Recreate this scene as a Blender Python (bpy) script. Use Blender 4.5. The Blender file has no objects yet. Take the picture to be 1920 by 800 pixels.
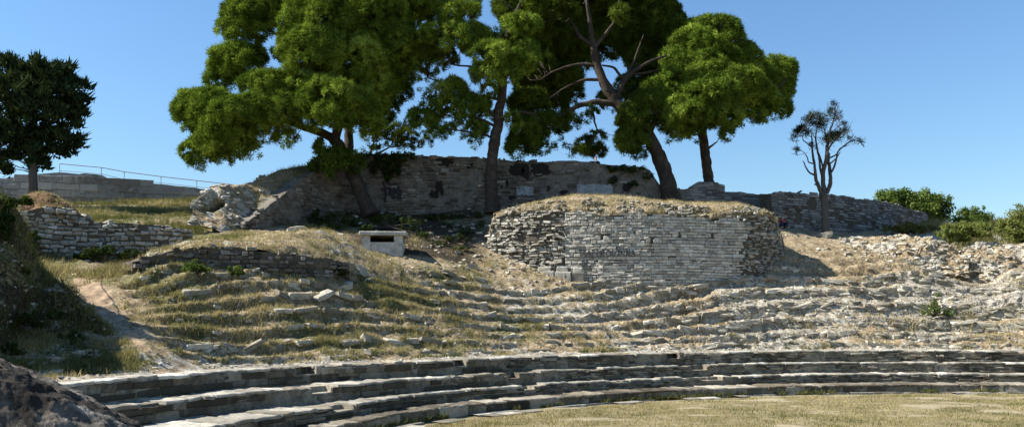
import bpy, math, random
import numpy as np
from mathutils import Vector

rng = np.random.default_rng(7)
random.seed(7)
PI = math.pi
scene = bpy.context.scene
COL = scene.collection

# ------------------------------------------------------------------ camera model
F = 1600.0
CAM_H = 3.03
PITCH = math.atan((600 - 400) / F)
CS, SN = math.cos(PITCH), math.sin(PITCH)


def P(px, py, D):
    """point seen at (px,py) of the 1920x800 photograph, D metres ahead"""
    u = (px - 960.0) / F
    v = (400.0 - py) / F
    t = D / (CS - SN * v)
    return np.array([u * t, D, CAM_H + (SN + CS * v) * t])


def at_z(px, py, z):
    u = (px - 960.0) / F
    v = (400.0 - py) / F
    t = (z - CAM_H) / (SN + CS * v)
    return np.array([u * t, (CS - SN * v) * t, z])


# ------------------------------------------------------------------ noise
def _h(ix, iy, iz, s):
    U = np.uint32
    with np.errstate(over='ignore'):
        n = ix.astype(np.int64).astype(U) * U(374761393) + iy.astype(np.int64).astype(U) * U(668265263) + iz.astype(np.int64).astype(U) * U(2246822519) + U((int(s) * 1274126177) & 0xFFFFFFFF)
        n = np.atleast_1d(n)
        n = (n ^ (n >> U(13))) * U(1274126177)
        n = (n ^ (n >> U(16))) * U(2246822519)
        n = n ^ (n >> U(15))
    r = (n & U(0xFFFFFF)) / float(0xFFFFFF)
    return r if np.ndim(ix) else r[0]


def vnoise(p, scale=1.0, seed=0):
    p = np.asarray(p, float) * scale
    if p.shape[-1] == 2:
        p = np.concatenate([p, np.zeros(p.shape[:-1] + (1,))], -1)
    i = np.floor(p)
    f = p - i
    f = f * f * (3 - 2 * f)
    x, y, z = i[..., 0], i[..., 1], i[..., 2]
    r = 0
    for dx in (0, 1):
        wx = f[..., 0] if dx else 1 - f[..., 0]
        for dy in (0, 1):
            wy = f[..., 1] if dy else 1 - f[..., 1]
            for dz in (0, 1):
                wz = f[..., 2] if dz else 1 - f[..., 2]
                r = r + wx * wy * wz * _h(x + dx, y + dy, z + dz, seed)
    return r * 2 - 1


def fbm(p, scale=1.0, octs=4, seed=0, gain=0.5):
    a, r, s = 1.0, 0, scale
    for o in range(octs):
        r = r + a * vnoise(p, s, seed + o * 17)
        a *= gain
        s *= 2.03
    return r


def sstep(a, b, x):
    t = np.clip((x - a) / (b - a), 0, 1)
    return t * t * (3 - 2 * t)


# ------------------------------------------------------------------ object helpers
def empty(name, loc, label=None, cat=None, group=None):
    o = bpy.data.objects.new(name, None)
    COL.objects.link(o)
    o.location = [float(c) for c in loc]
    o.empty_display_size = 0.3
    if label:
        tag(o, label, cat, group)
    return o


def tag(o, label=None, cat=None, group=None, kind=None):
    if label: o['label'] = label
    if cat: o['category'] = cat
    if group: o['group'] = group
    if kind: o['kind'] = kind
    return o


class MB:
    """collects vertices and faces of ONE mesh (with a per vertex tint)"""

    def __init__(self):
        self.V, self.Q, self.T, self.C, self.n = [], [], [], [], 0

    def add(self, V, Q=None, T=None, C=None):
        V = np.asarray(V, float).reshape(-1, 3)
        if Q is not None and len(Q): self.Q.append(np.asarray(Q, np.int64) + self.n)
        if T is not None and len(T): self.T.append(np.asarray(T, np.int64) + self.n)
        if C is None:
            C = np.full((len(V), 3), 0.5)
        C = np.asarray(C, float)
        if C.ndim == 1: C = np.tile(C, (len(V), 1))
        self.V.append(V)
        self.C.append(C)
        self.n += len(V)

    def build(self, name, material, parent=None, smooth=False, loc=None):
        V = np.concatenate(self.V) if self.V else np.zeros((0, 3))
        C = np.concatenate(self.C)
        base = np.zeros(3)
        if parent is not None:
            base = np.array(parent.location)
        elif loc is not None:
            base = np.array(loc, float)
        me = bpy.data.meshes.new(name)
        q = np.concatenate(self.Q) if self.Q else np.zeros((0, 4), np.int64)
        t = np.concatenate(self.T) if self.T else np.zeros((0, 3), np.int64)
        me.vertices.add(len(V))
        me.vertices.foreach_set('co', (V - base).astype(np.float32).ravel())
        nl = len(q) * 4 + len(t) * 3
        me.loops.add(nl)
        me.loops.foreach_set('vertex_index', np.concatenate([q.ravel(), t.ravel()]).astype(np.int32))
        me.polygons.add(len(q) + len(t))
        ls = np.concatenate([np.arange(len(q)) * 4, len(q) * 4 + np.arange(len(t)) * 3]).astype(np.int32)
        me.polygons.foreach_set('loop_start', ls)
        me.polygons.foreach_set('use_smooth', np.full(len(ls), smooth, dtype=bool))
        me.update(calc_edges=True)
        a = me.color_attributes.new('tint', 'FLOAT_COLOR', 'POINT')
        c4 = np.ones((len(V), 4), np.float32)
        c4[:, :3] = C
        a.data.foreach_set('color', c4.ravel())
        me.materials.append(material)
        o = bpy.data.objects.new(name, me)
        COL.objects.link(o)
        if parent is not None:
            o.parent = parent
        elif loc is not None:
            o.location = base
        return o


def grid_faces(nu, nv):
    i = np.arange(nu * nv).reshape(nu, nv)
    return np.stack([i[:-1, :-1], i[1:, :-1], i[1:, 1:], i[:-1, 1:]], -1).reshape(-1, 4)


def resample(rows, nu, nv):
    """rows: list (nr) of lists (nc) of 3-vectors -> (nv,nu,3) Catmull-Rom surface"""
    A = np.array(rows, float)

    def cr(B, n):
        m = len(B)
        t = np.linspace(0, m - 1, n)
        i = np.clip(np.floor(t).astype(int), 0, m - 2)
        f = (t - i).reshape((-1,) + (1,) * (B.ndim - 1))
        p0 = B[np.maximum(i - 1, 0)]
        p1 = B[i]
        p2 = B[i + 1]
        p3 = B[np.minimum(i + 2, m - 1)]
        return 0.5 * (2 * p1 + (p2 - p0) * f + (2 * p0 - 5 * p1 + 4 * p2 - p3) * f ** 2 + (3 * p1 - p0 - 3 * p2 + p3) * f ** 3)

    A = cr(A, nv)
    A = np.swapaxes(cr(np.swapaxes(A, 0, 1), nu), 0, 1)
    return A


def tube(mb, pts, radii, sides=8, rough=0.0, seed=0, tint=None):
    pts = np.asarray(pts, float)
    radii = np.asarray(radii, float)
    n = len(pts)
    tan = np.gradient(pts, axis=0)
    tan /= np.linalg.norm(tan, axis=1)[:, None] + 1e-9
    up = np.array([0.13, 1.0, 0.21])
    V = []
    a = np.arange(sides) / sides * 2 * PI
    for k in range(n):
        b = np.cross(tan[k], up)
        b /= np.linalg.norm(b) + 1e-9
        c = np.cross(tan[k], b)
        r = radii[k]
        rr = r * (1 + rough * vnoise(np.stack([np.cos(a) * 2, np.sin(a) * 2, np.full(sides, k * 0.55)], -1), 1.3, seed)) if rough else np.full(sides, r)
        V.append(pts[k] + rr[:, None] * (np.cos(a)[:, None] * b + np.sin(a)[:, None] * c))
    V = np.concatenate(V)
    i = np.arange(n * sides).reshape(n, sides)
    j = np.roll(i, -1, 1)
    Q = np.stack([i[:-1], j[:-1], j[1:], i[1:]], -1).reshape(-1, 4)
    T = []
    V = np.concatenate([V, pts[-1:], pts[:1]])
    for s in range(sides):
        T.append((i[-1, s], j[-1, s], n * sides))
        T.append((j[0, s], i[0, s], n * sides + 1))
    mb.add(V, Q, T, tint)


def box(mb, lo, hi, tint=None, rot=None, org=None):
    x0, y0, z0 = lo
    x1, y1, z1 = hi
    V = np.array([[x, y, z] for z in (z0, z1) for y in (y0, y1) for x in (x0, x1)], float)
    if rot is not None:
        c, s = math.cos(rot), math.sin(rot)
        V = np.stack([V[:, 0] * c - V[:, 1] * s, V[:, 0] * s + V[:, 1] * c, V[:, 2]], -1)
    if org is not None: V = V + np.asarray(org)
    mb.add(V, [(0, 2, 3, 1), (4, 5, 7, 6), (0, 1, 5, 4), (2, 6, 7, 3), (0, 4, 6, 2), (1, 3, 7, 5)], C=tint)


# ------------------------------------------------------------------ materials
def new_mat(name):
    m = bpy.data.materials.new(name)
    m.use_nodes = True
    nt = m.node_tree
    nt.nodes.clear()
    out = nt.nodes.new('ShaderNodeOutputMaterial')
    return m, nt, out


class NT:
    def __init__(self, nt): self.nt = nt

    def n(self, typ, **kw):
        nd = self.nt.nodes.new(typ)
        for k, v in kw.items(): setattr(nd, k, v)
        return nd

    def link(self, a, b): self.nt.links.new(a, b)

    def noise(self, vec, scale, detail=4, rough=0.6, dist=0.0):
        nd = self.n('ShaderNodeTexNoise')
        nd.inputs['Scale'].default_value = scale
        nd.inputs['Detail'].default_value = detail
        nd.inputs['Roughness'].default_value = rough
        nd.inputs['Distortion'].default_value = dist
        self.link(vec, nd.inputs['Vector'])
        return nd.outputs['Fac']

    def ramp(self, fac, stops):
        nd = self.n('ShaderNodeValToRGB')
        cr = nd.color_ramp
        while len(cr.elements) < len(stops): cr.elements.new(0.5)
        for e, (p, c) in zip(cr.elements, stops):
            e.position = p
            e.color = (c[0], c[1], c[2], 1) if hasattr(c, '__len__') else (c, c, c, 1)
        self.link(fac, nd.inputs['Fac'])
        return nd.outputs['Color']

    def mix(self, fac, a, b, typ='MIX'):
        nd = self.n('ShaderNodeMix', data_type='RGBA', blend_type=typ)
        for sock, val in ((nd.inputs[0], fac), (nd.inputs[6], a), (nd.inputs[7], b)):
            if hasattr(val, 'is_linked') or isinstance(val, bpy.types.NodeSocket):
                self.link(val, sock)
            elif hasattr(val, '__len__'):
                sock.default_value = (val[0], val[1], val[2], 1)
            else:
                sock.default_value = val
        return nd.outputs[2]

    def math(self, op, a, b=None, c=None, clamp=False):
        nd = self.n('ShaderNodeMath', operation=op, use_clamp=clamp)
        for i, v in enumerate((a, b, c)):
            if v is None: continue
            if isinstance(v, bpy.types.NodeSocket): self.link(v, nd.inputs[i])
            else: nd.inputs[i].default_value = v
        return nd.outputs[0]

    def tint(self):
        nd = self.n('ShaderNodeAttribute', attribute_name='tint')
        sp = self.n('ShaderNodeSeparateColor')
        self.link(nd.outputs['Color'], sp.inputs[0])
        return sp.outputs[0], sp.outputs[1], sp.outputs[2]

    def pos(self):
        return self.n('ShaderNodeNewGeometry').outputs['Position']

    def bump(self, h, strength, dist=0.05):
        nd = self.n('ShaderNodeBump')
        nd.inputs['Strength'].default_value = strength
        nd.inputs['Distance'].default_value = dist
        self.link(h, nd.inputs['Height'])
        return nd.outputs['Normal']


def stone_mat(name, dark, mid, light, stain=(0.06, 0.055, 0.045), stain_amt=0.5, warm=(0.30, 0.22, 0.13), warm_amt=0.3, bump=0.6, fine=14):
    m, nt, out = new_mat(name)
    g = NT(nt)
    p = g.pos()
    r, gg, b = g.tint()
    n1 = g.noise(p, 1.1, 5, 0.65)
    n2 = g.noise(p, fine, 6, 0.7)
    n3 = g.noise(p, 3.7, 5, 0.7, 0.6)
    v = g.math('ADD', g.math('MULTIPLY', n1, 0.45), g.math('ADD', g.math('MULTIPLY', n2, 0.35), g.math('MULTIPLY', r, 0.45)))
    c = g.ramp(v, [(0.35, dark), (0.58, mid), (0.85, light)])
    w = g.math('MULTIPLY', g.ramp(n3, [(0.50, 0.0), (0.68, 1.0)]), warm_amt)
    c = g.mix(w, c, warm)
    s = g.math('MULTIPLY', g.ramp(g.math('ADD', g.math('MULTIPLY', g.noise(p, 2.3, 6, 0.75, 0.8), 0.75), g.math('MULTIPLY', gg, 0.35)), [(0.52, 0.0), (0.66, 1.0)]), stain_amt)
    c = g.mix(s, c, stain)
    bs = g.n('ShaderNodeBsdfPrincipled')
    bs.inputs['Roughness'].default_value = 0.92
    bs.inputs['Specular IOR Level'].default_value = 0.15
    g.link(c, bs.inputs['Base Color'])
    h = g.math('ADD', g.math('MULTIPLY', n2, 0.5), n3)
    g.link(g.bump(h, bump, 0.06), bs.inputs['Normal'])
    g.link(bs.outputs[0], out.inputs[0])
    return m


def leaf_mat(name, cols, trans=0.35, transcol=None, gloss=0.0):
    """cols: ramp stops over the per-leaf tint"""
    m, nt, out = new_mat(name)
    g = NT(nt)
    r, gg, b = g.tint()
    v = g.math('ADD', g.math('MULTIPLY', r, 0.6), g.math('MULTIPLY', g.noise(g.pos(), 0.7, 3, 0.6), 0.4))
    c = g.ramp(v, cols)
    d = g.n('ShaderNodeBsdfDiffuse')
    g.link(c, d.inputs['Color'])
    t = g.n('ShaderNodeBsdfTranslucent')
    c2 = g.mix(1.0, c, transcol or (1.25, 1.15, 0.5), 'MULTIPLY')
    g.link(c2, t.inputs['Color'])
    mx = g.n('ShaderNodeMixShader')
    mx.inputs[0].default_value = trans
    g.link(d.outputs[0], mx.inputs[1])
    g.link(t.outputs[0], mx.inputs[2])
    g.link(mx.outputs[0], out.inputs[0])
    return m


def plain_mat(name, col, rough=0.8, var=0.15, scale=6, metal=0.0, bump=0.2):
    m, nt, out = new_mat(name)
    g = NT(nt)
    p = g.pos()
    n = g.noise(p, scale, 5, 0.65)
    lo = [c * (1 - var * 2) for c in col]
    hi = [min(1, c * (1 + var * 2)) for c in col]
    c = g.ramp(n, [(0.3, lo), (0.5, col), (0.7, hi)])
    bs = g.n('ShaderNodeBsdfPrincipled')
    bs.inputs['Roughness'].default_value = rough
    bs.inputs['Metallic'].default_value = metal
    bs.inputs['Specular IOR Level'].default_value = 0.25
    g.link(c, bs.inputs['Base Color'])
    if bump: g.link(g.bump(n, bump, 0.03), bs.inputs['Normal'])
    g.link(bs.outputs[0], out.inputs[0])
    return m


def ground_mat(name):
    """tint.r rock, tint.g green, tint.b dark earth, also painted tree shade"""
    m, nt, out = new_mat(name)
    g = NT(nt)
    p = g.pos()
    r, gg, b = g.tint()
    nf = g.noise(p, 9, 6, 0.75)
    nm = g.noise(p, 2.2, 5, 0.7)
    nl = g.noise(p, 24, 3, 0.6)
    soil = g.ramp(g.math('ADD', g.math('MULTIPLY', nf, 0.6), g.math('MULTIPLY', nm, 0.4)),
                  [(0.36, (0.05, 0.036, 0.022)), (0.45, (0.20, 0.148, 0.088)), (0.55, (0.36, 0.285, 0.18)), (0.68, (0.55, 0.48, 0.36))])
    green = g.ramp(nf, [(0.36, (0.024, 0.026, 0.010)), (0.47, (0.105, 0.10, 0.04)), (0.60, (0.27, 0.24, 0.12))])
    rock = g.ramp(g.math('ADD', g.math('MULTIPLY', nf, 0.55), g.math('MULTIPLY', nm, 0.45)),
                  [(0.38, (0.055, 0.047, 0.036)), (0.46, (0.22, 0.195, 0.155)), (0.55, (0.41, 0.375, 0.305)), (0.66, (0.63, 0.59, 0.50))])
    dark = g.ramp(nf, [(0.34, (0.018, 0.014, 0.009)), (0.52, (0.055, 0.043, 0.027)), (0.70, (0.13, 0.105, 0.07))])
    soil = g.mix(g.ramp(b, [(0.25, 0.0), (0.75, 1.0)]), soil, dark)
    gm = g.ramp(g.math('ADD', gg, g.math('MULTIPLY', g.math('SUBTRACT', nf, 0.5), 1.3)), [(0.40, 0.0), (0.62, 1.0)])
    rm = g.ramp(g.math('ADD', r, g.math('MULTIPLY', g.math('SUBTRACT', nm, 0.5), 1.4)), [(0.42, 0.0), (0.56, 1.0)])
    c = g.mix(gm, soil, green)
    c = g.mix(rm, c, rock)
    bs = g.n('ShaderNodeBsdfPrincipled')
    bs.inputs['Roughness'].default_value = 0.95
    bs.inputs['Specular IOR Level'].default_value = 0.1
    g.link(c, bs.inputs['Base Color'])
    h = g.math('ADD', g.math('MULTIPLY', nl, 0.35), g.math('ADD', nf, nm))
    g.link(g.bump(h, 0.9, 0.09), bs.inputs['Normal'])
    g.link(bs.outputs[0], out.inputs[0])
    return m


M = {}
M['limestone'] = stone_mat('limestone_facing', (0.23, 0.212, 0.175), (0.43, 0.403, 0.34), (0.60, 0.57, 0.495), stain_amt=0.35, warm=(0.36, 0.30, 0.20), warm_amt=0.3)
M['seat'] = stone_mat('weathered_seat_stone', (0.08, 0.068, 0.049), (0.205, 0.18, 0.135), (0.40, 0.365, 0.29), stain=(0.026, 0.021, 0.014), stain_amt=0.75, warm=(0.20, 0.14, 0.07), warm_amt=0.45)
M['cap'] = stone_mat('pale_capstone', (0.17, 0.155, 0.125), (0.36, 0.335, 0.275), (0.56, 0.53, 0.455), stain=(0.11, 0.097, 0.07), stain_amt=0.6, warm=(0.34, 0.27, 0.17), warm_amt=0.3)
M['rubble'] = stone_mat('grey_rubble_stone', (0.17, 0.158, 0.13), (0.33, 0.31, 0.26), (0.52, 0.495, 0.43), stain_amt=0.4, warm=(0.26, 0.18, 0.09), warm_amt=0.35)
M['mortar'] = stone_mat('dark_joint_earth', (0.035, 0.03, 0.024), (0.075, 0.065, 0.05), (0.14, 0.12, 0.09), stain_amt=0.3)
M['backwall'] = stone_mat('brown_weathered_masonry', (0.06, 0.053, 0.043), (0.14, 0.126, 0.104), (0.29, 0.27, 0.235), stain=(0.022, 0.019, 0.014), stain_amt=0.6, warm=(0.17, 0.12, 0.07), warm_amt=0.55)
M['greywall'] = stone_mat('grey_ashlar', (0.10, 0.10, 0.098), (0.19, 0.187, 0.18), (0.31, 0.305, 0.29), stain=(0.05, 0.049, 0.046), stain_amt=0.6, warm_amt=0.1, fine=9)
M['plaster'] = plain_mat('pale_grey_plaster_patch', (0.25, 0.26, 0.265), 0.9, 0.2, 5)
M['rock'] = stone_mat('ledge_rock', (0.14, 0.125, 0.095), (0.36, 0.33, 0.26), (0.61, 0.57, 0.475), stain=(0.08, 0.07, 0.055), stain_amt=0.4, warm=(0.36, 0.27, 0.16), warm_amt=0.35, fine=10)
M['terrace'] = stone_mat('pale_grey_ashlar', (0.20, 0.205, 0.21), (0.33, 0.335, 0.34), (0.46, 0.46, 0.46), stain=(0.10, 0.10, 0.10), stain_amt=0.7, warm_amt=0.1, fine=9)
M['foreground'] = stone_mat('lichen_covered_rock', (0.028, 0.022, 0.016), (0.075, 0.062, 0.048), (0.33, 0.295, 0.24), stain=(0.013, 0.010, 0.007), stain_amt=0.85, warm=(0.10, 0.07, 0.045), warm_amt=0.5, fine=22)
M['concrete'] = plain_mat('pale_concrete', (0.40, 0.38, 0.33), 0.9, 0.22, 3, bump=0.3)
M['ground'] = ground_mat('stony_hillside_ground')
M['bark'] = stone_mat('pine_bark', (0.014, 0.011, 0.009), (0.036, 0.028, 0.022), (0.085, 0.068, 0.054), stain_amt=0.3, warm_amt=0.2, bump=1.0)
M['midbark'] = stone_mat('grey_brown_bark', (0.020, 0.016, 0.013), (0.05, 0.041, 0.034), (0.115, 0.098, 0.082), stain_amt=0.3, warm_amt=0.15, bump=0.9)
M['greybark'] = stone_mat('grey_bark', (0.03, 0.027, 0.024), (0.075, 0.066, 0.058), (0.15, 0.135, 0.12), stain_amt=0.3, warm_amt=0.1, bump=0.8)
M['pine'] = leaf_mat('pine_needles', [(0.2, (0.026, 0.050, 0.009)), (0.48, (0.105, 0.165, 0.022)), (0.78, (0.265, 0.345, 0.055))], 0.2)
M['pine_shade_dark'] = leaf_mat('dark_shaded_needles', [(0.18, (0.018, 0.032, 0.008)), (0.5, (0.06, 0.092, 0.014)), (0.85, (0.15, 0.20, 0.03))], 0.2)  # needle colour darkened to stand in for crowns in shade
M['cypress'] = leaf_mat('cypress_scales', [(0.2, (0.012, 0.022, 0.010)), (0.5, (0.026, 0.042, 0.018)), (0.85, (0.055, 0.072, 0.028))], 0.15)
M['bush'] = leaf_mat('broad_leaves', [(0.2, (0.035, 0.06, 0.016)), (0.5, (0.085, 0.13, 0.032)), (0.85, (0.17, 0.21, 0.06))], 0.3)
M['drybush'] = leaf_mat('yellowing_leaves', [(0.2, (0.05, 0.05, 0.012)), (0.5, (0.15, 0.14, 0.035)), (0.85, (0.27, 0.23, 0.07))], 0.3)
M['ivy'] = leaf_mat('ivy_leaves', [(0.2, (0.012, 0.022, 0.006)), (0.5, (0.03, 0.048, 0.012)), (0.85, (0.075, 0.10, 0.03))], 0.2)
M['freshgrass'] = leaf_mat('fresh_grass', [(0.2, (0.06, 0.085, 0.02)), (0.5, (0.14, 0.17, 0.045)), (0.85, (0.26, 0.26, 0.09))], 0.35, (1.1, 1.05, 0.7))
M['grass'] = leaf_mat('mixed_dry_grass', [(0.15, (0.055, 0.070, 0.022)), (0.36, (0.15, 0.15, 0.055)), (0.55, (0.29, 0.25, 0.12)), (0.85, (0.43, 0.36, 0.21))], 0.3, (1.1, 1.05, 0.8))
M['metal'] = plain_mat('grey_galvanised_steel', (0.34, 0.35, 0.36), 0.5, 0.05, 4, 0.6, 0)
M['paint'] = plain_mat('black_spray_paint', (0.02, 0.02, 0.025), 0.7, 0.1, 9, 0, 0)
M['greypaint'] = plain_mat('faded_dark_marking', (0.06, 0.06, 0.068), 0.8, 0.2, 9, 0, 0)
M['hole'] = plain_mat('hole_shade_black', (0.02, 0.018, 0.015), 1.0, 0.1, 5, 0, 0)  # near-black colour painting the darkness inside openings
M['skin'] = plain_mat('skin', (0.45, 0.28, 0.20), 0.6, 0.04, 3, 0, 0)
M['red'] = plain_mat('red_cotton', (0.42, 0.03, 0.04), 0.9, 0.1, 8, 0, 0)
M['navy'] = plain_mat('navy_cotton', (0.03, 0.035, 0.06), 0.9, 0.1, 8, 0, 0)
M['hair'] = plain_mat('dark_hair', (0.02, 0.016, 0.013), 0.6, 0.1, 8, 0, 0)


def lawn_mat():
    m, nt, out = new_mat('dry_lawn')
    g = NT(nt)
    p = g.pos()
    n1 = g.noise(p, 0.55, 5, 0.65, 0.4)
    n2 = g.noise(p, 5, 6, 0.75)
    r_, g_, b_ = g.tint()
    c = g.ramp(g.math('ADD', g.math('MULTIPLY', n1, 0.5), g.math('MULTIPLY', n2, 0.5)),
               [(0.36, (0.065, 0.06, 0.026)), (0.46, (0.15, 0.125, 0.062)), (0.56, (0.23, 0.19, 0.11)), (0.70, (0.34, 0.295, 0.195))])
    bare = g.ramp(g.math('ADD', g.math('MULTIPLY', r_, 0.8), g.math('MULTIPLY', n2, 0.4)), [(0.62, 0.0), (1.0, 0.4)])
    c = g.mix(bare, c, (0.40, 0.345, 0.25))
    bs = g.n('ShaderNodeBsdfPrincipled')
    bs.inputs['Roughness'].default_value = 0.95
    bs.inputs['Specular IOR Level'].default_value = 0.1
    g.link(c, bs.inputs['Base Color'])
    g.link(g.bump(n2, 0.7, 0.05), bs.inputs['Normal'])
    g.link(bs.outputs[0], out.inputs[0])
    return m


M['lawn'] = lawn_mat()

# ------------------------------------------------------------------ stone rows geometry: cavea
CX, CY = 18.9, 10.44
R1, TREAD = 26.7, 1.06
ZR = [0.0, 0.335, 0.677, 1.127, 1.64]
ROWPX = {1: [(649, 796), (799, 764), (960, 750), (1200, 733), (1440, 724), (1680, 720), (1900, 720)],
         2: [(480, 787), (656, 760), (799, 736), (960, 724), (1200, 710), (1440, 702), (1900, 699)],
         3: [(480, 732), (596, 723), (795, 708), (930, 699), (1200, 687), (1440, 679), (1900, 676)],
         4: [(252, 708), (330, 696), (480, 687), (742, 680), (960, 675), (1200, 664), (1440, 659), (1900, 657)]}


def rowR(k, th):
    """front radius of seat row k (1..4) at angle th (radians)"""
    nom = R1 + (k - 1) * TREAD
    t, d = [], []
    for px, py in ROWPX[k]:
        q = at_z(px, py, ZR[k])
        t.append(math.atan2(q[1] - CY, q[0] - CX))
        d.append(np.clip(math.hypot(q[0] - CX, q[1] - CY) - nom, -0.45, 0.45))
    o = np.argsort(t)
    return nom + np.interp(th, np.array(t)[o], np.array(d)[o])


def polar(th, r):
    return CX + r * np.cos(th), CY + r * np.sin(th)


_TH = np.linspace(math.radians(40), math.radians(215), 700)


def _smooth(a, n):
    k = np.ones(n) / n
    return np.convolve(np.pad(a, n, mode='edge'), k, 'same')[n:-n]


_RR = [None] + [_smooth(rowR(k, _TH), 51) for k in (1, 2, 3, 4)]
for k in (2, 3, 4):
    _RR[k] = np.maximum(_RR[k], _RR[k - 1] + 0.6)


def RK(k, th): return np.interp(th, _TH, _RR[k])


# ------------------------------------------------------------------ terrain (thin plate spline through known points)
CTRL = []


def cp(*pts):
    for p in pts: CTRL.append(P(*p))


def cw(*pts):
    for p in pts: CTRL.append(np.array(p, float))


for td in range(55, 206, 6):
    th = math.radians(td)
    for s, z in ((0.4, 1.58), (1.6, 1.70)):
        x, y = polar(th, RK(4, th) + s)
        CTRL.append(np.array([x, y, z]))
for td in (55, 61, 67, 73, 78):
    th = math.radians(td)
    for s, z in ((7.6, 5.1), (14, 6.6), (25, 7.4)):
        x, y = polar(th, RK(4, th) + s)
        CTRL.append(np.array([x, y, z]))
cp((640, 512, 36), (520, 512, 33.5), (380, 505, 31.8), (300, 492, 31.5), (740, 508, 40), (850, 497, 43.5), (900, 509, 44.6),
   (1060, 521, 45.3), (1200, 523, 45.6), (1350, 517, 46.2), (1440, 505, 46.8), (1530, 489, 48), (1700, 500, 47), (1900, 500, 46.5),
   (750, 481, 43), (680, 470, 43), (860, 445, 48), (900, 398, 52), (800, 404, 53), (690, 400, 52), (640, 425, 49), (520, 440, 44), (440, 445, 40),
   (1560, 446, 53), (1450, 424, 55), (1640, 445, 57), (1740, 440, 63), (1720, 478, 50), (1850, 478, 50), (1800, 432, 57), (1850, 424, 58), (1905, 418, 58), (1970, 412, 58), (1780, 440, 56),
   (130, 503, 33), (190, 572, 28.3), (255, 632, 24.8), (295, 668, 23.4), (330, 590, 28), (300, 545, 30),
   (60, 486, 34.5), (200, 486, 36), (350, 470, 38), (250, 520, 33),
   (250, 410, 44), (350, 380, 56), (150, 380, 56), (0, 374, 56), (150, 400, 46), (-100, 380, 50),
   (1262, 385, 53), (1330, 385, 55), (1180, 395, 53), (1050, 396, 53))
cw((-30, 78, 12), (0, 62, 11.8), (6, 60, 11.7), (-10, 62, 11.7), (0, 78, 12), (30, 78, 10.5), (20, 66, 10.6), (60, 70, 8), (-50, 60, 12), (-45, 40, 9), (-40, 20, 6), (-30, 5, 2.5), (-34, -8, 1.5), (48, 60, 8.5))
CTRL = np.array(CTRL)


def _tps_fit(pts, lam=0.02):
    xy = pts[:, :2] / 20.0
    n = len(pts)
    r2 = ((xy[:, None] - xy[None]) ** 2).sum(-1)
    K = 0.5 * r2 * np.log(r2 + 1e-12) + lam * 0.05 * np.eye(n)
    Pm = np.concatenate([np.ones((n, 1)), xy], 1)
    A = np.zeros((n + 3, n + 3))
    A[:n, :n] = K
    A[:n, n:] = Pm
    A[n:, :n] = Pm.T
    b = np.zeros(n + 3)
    b[:n] = pts[:, 2]
    return np.linalg.solve(A, b), xy


_W, _XY = _tps_fit(CTRL)


def tps(x, y):
    sh = np.shape(x)
    q = np.stack([np.ravel(x), np.ravel(y)], -1) / 20.0
    out = np.empty(len(q))
    for i in range(0, len(q), 20000):
        c = q[i:i + 20000]
        r2 = ((c[:, None] - _XY[None]) ** 2).sum(-1)
        out[i:i + 20000] = (0.5 * r2 * np.log(r2 + 1e-12)) @ _W[:-3] + _W[-3] + c @ _W[-2:]
    return out.reshape(sh)


# path centre line in plan
PATH_PX = [(125, 500, 33), (150, 535, 31), (190, 572, 28.3), (222, 602, 26.4), (255, 632, 24.8), (300, 672, 23.3)]
PATH_XY = np.array([P(*p)[:2] for p in PATH_PX])


def dist_poly(x, y, poly):
    d = np.full(np.shape(x), 1e9)
    for a, b in zip(poly[:-1], poly[1:]):
        ab = b - a
        t = np.clip(((x - a[0]) * ab[0] + (y - a[1]) * ab[1]) / (ab @ ab), 0, 1)
        d = np.minimum(d, np.hypot(x - a[0] - t * ab[0], y - a[1] - t * ab[1]))
    return d


STEP = 0.86


def terrain(th, s):
    """height field of the hillside in (angle, distance behind row 4's front)"""
    r = RK(4, th) + s
    x, y = polar(th, r)
    xy = np.stack([x, y], -1)
    # eroded tiers: sample the smooth slope at a quantised distance
    q = (s - 1.25) / STEP + 0.20 * fbm(xy, 0.16, 3, 3) + 0.07 * vnoise(xy, 1.3, 8)
    fr = q - np.floor(q)
    qq = np.floor(q) + sstep(0.80, 0.97, fr)
    sq = s + (qq - q) * STEP
    m = sstep(1.0, 1.6, s) * (1 - sstep(8.2, 9.4, s)) * np.clip(0.66 + 0.5 * fbm(xy, 0.35, 3, 21), 0.2, 1.0)
    m = m * (0.55 + 0.45 * sstep(1.0, 3.0, s) + 0 * s) * (1 - 0.9 * (1 - sstep(0.5, 1.2, dist_poly(x, y, PATH_XY))))
    se = s + (sq - s) * m
    xe, ye = polar(th, RK(4, th) + se)
    z = tps(xe, ye)
    z = 1.60 + (z - 1.60) * sstep(0.8, 2.0, s) + 0.05 * sstep(0.4, 1.2, s) * (1 - sstep(1.2, 2.0, s))
    rough = sstep(0.9, 1.6, s)
    z = z + rough * (0.055 * fbm(xy, 0.8, 4, 5) + 0.045 * fbm(xy, 4.0, 3, 9))
    # broken rock ledges
    rock = np.clip(0.5 + 0.9 * fbm(xy, 0.28, 4, 33), 0, 1)
    z = z + rough * (1 - sstep(9, 12, s)) * rock * 0.07 * np.round(2.2 * vnoise(xy * np.array([1.0, 1.0]), 1.7, 13)) / 2.2
    # thin bedding ledges
    n_ = 0.6 * fbm(xy, 0.5, 3, 15)
    t = z / 0.15 + n_
    f2 = t - np.floor(t)
    zq = (np.floor(t) + sstep(0.55, 0.93, f2) - n_) * 0.15
    wq = np.clip(rough * (1 - sstep(9, 11, s)) * np.clip(rock * 1.3 + 0.1, 0, 0.9), 0, 1) * sstep(0.7, 1.5, dist_poly(x, y, PATH_XY))
    z = z + (zq - z) * wq
    return x, y, z, fr, m


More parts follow.
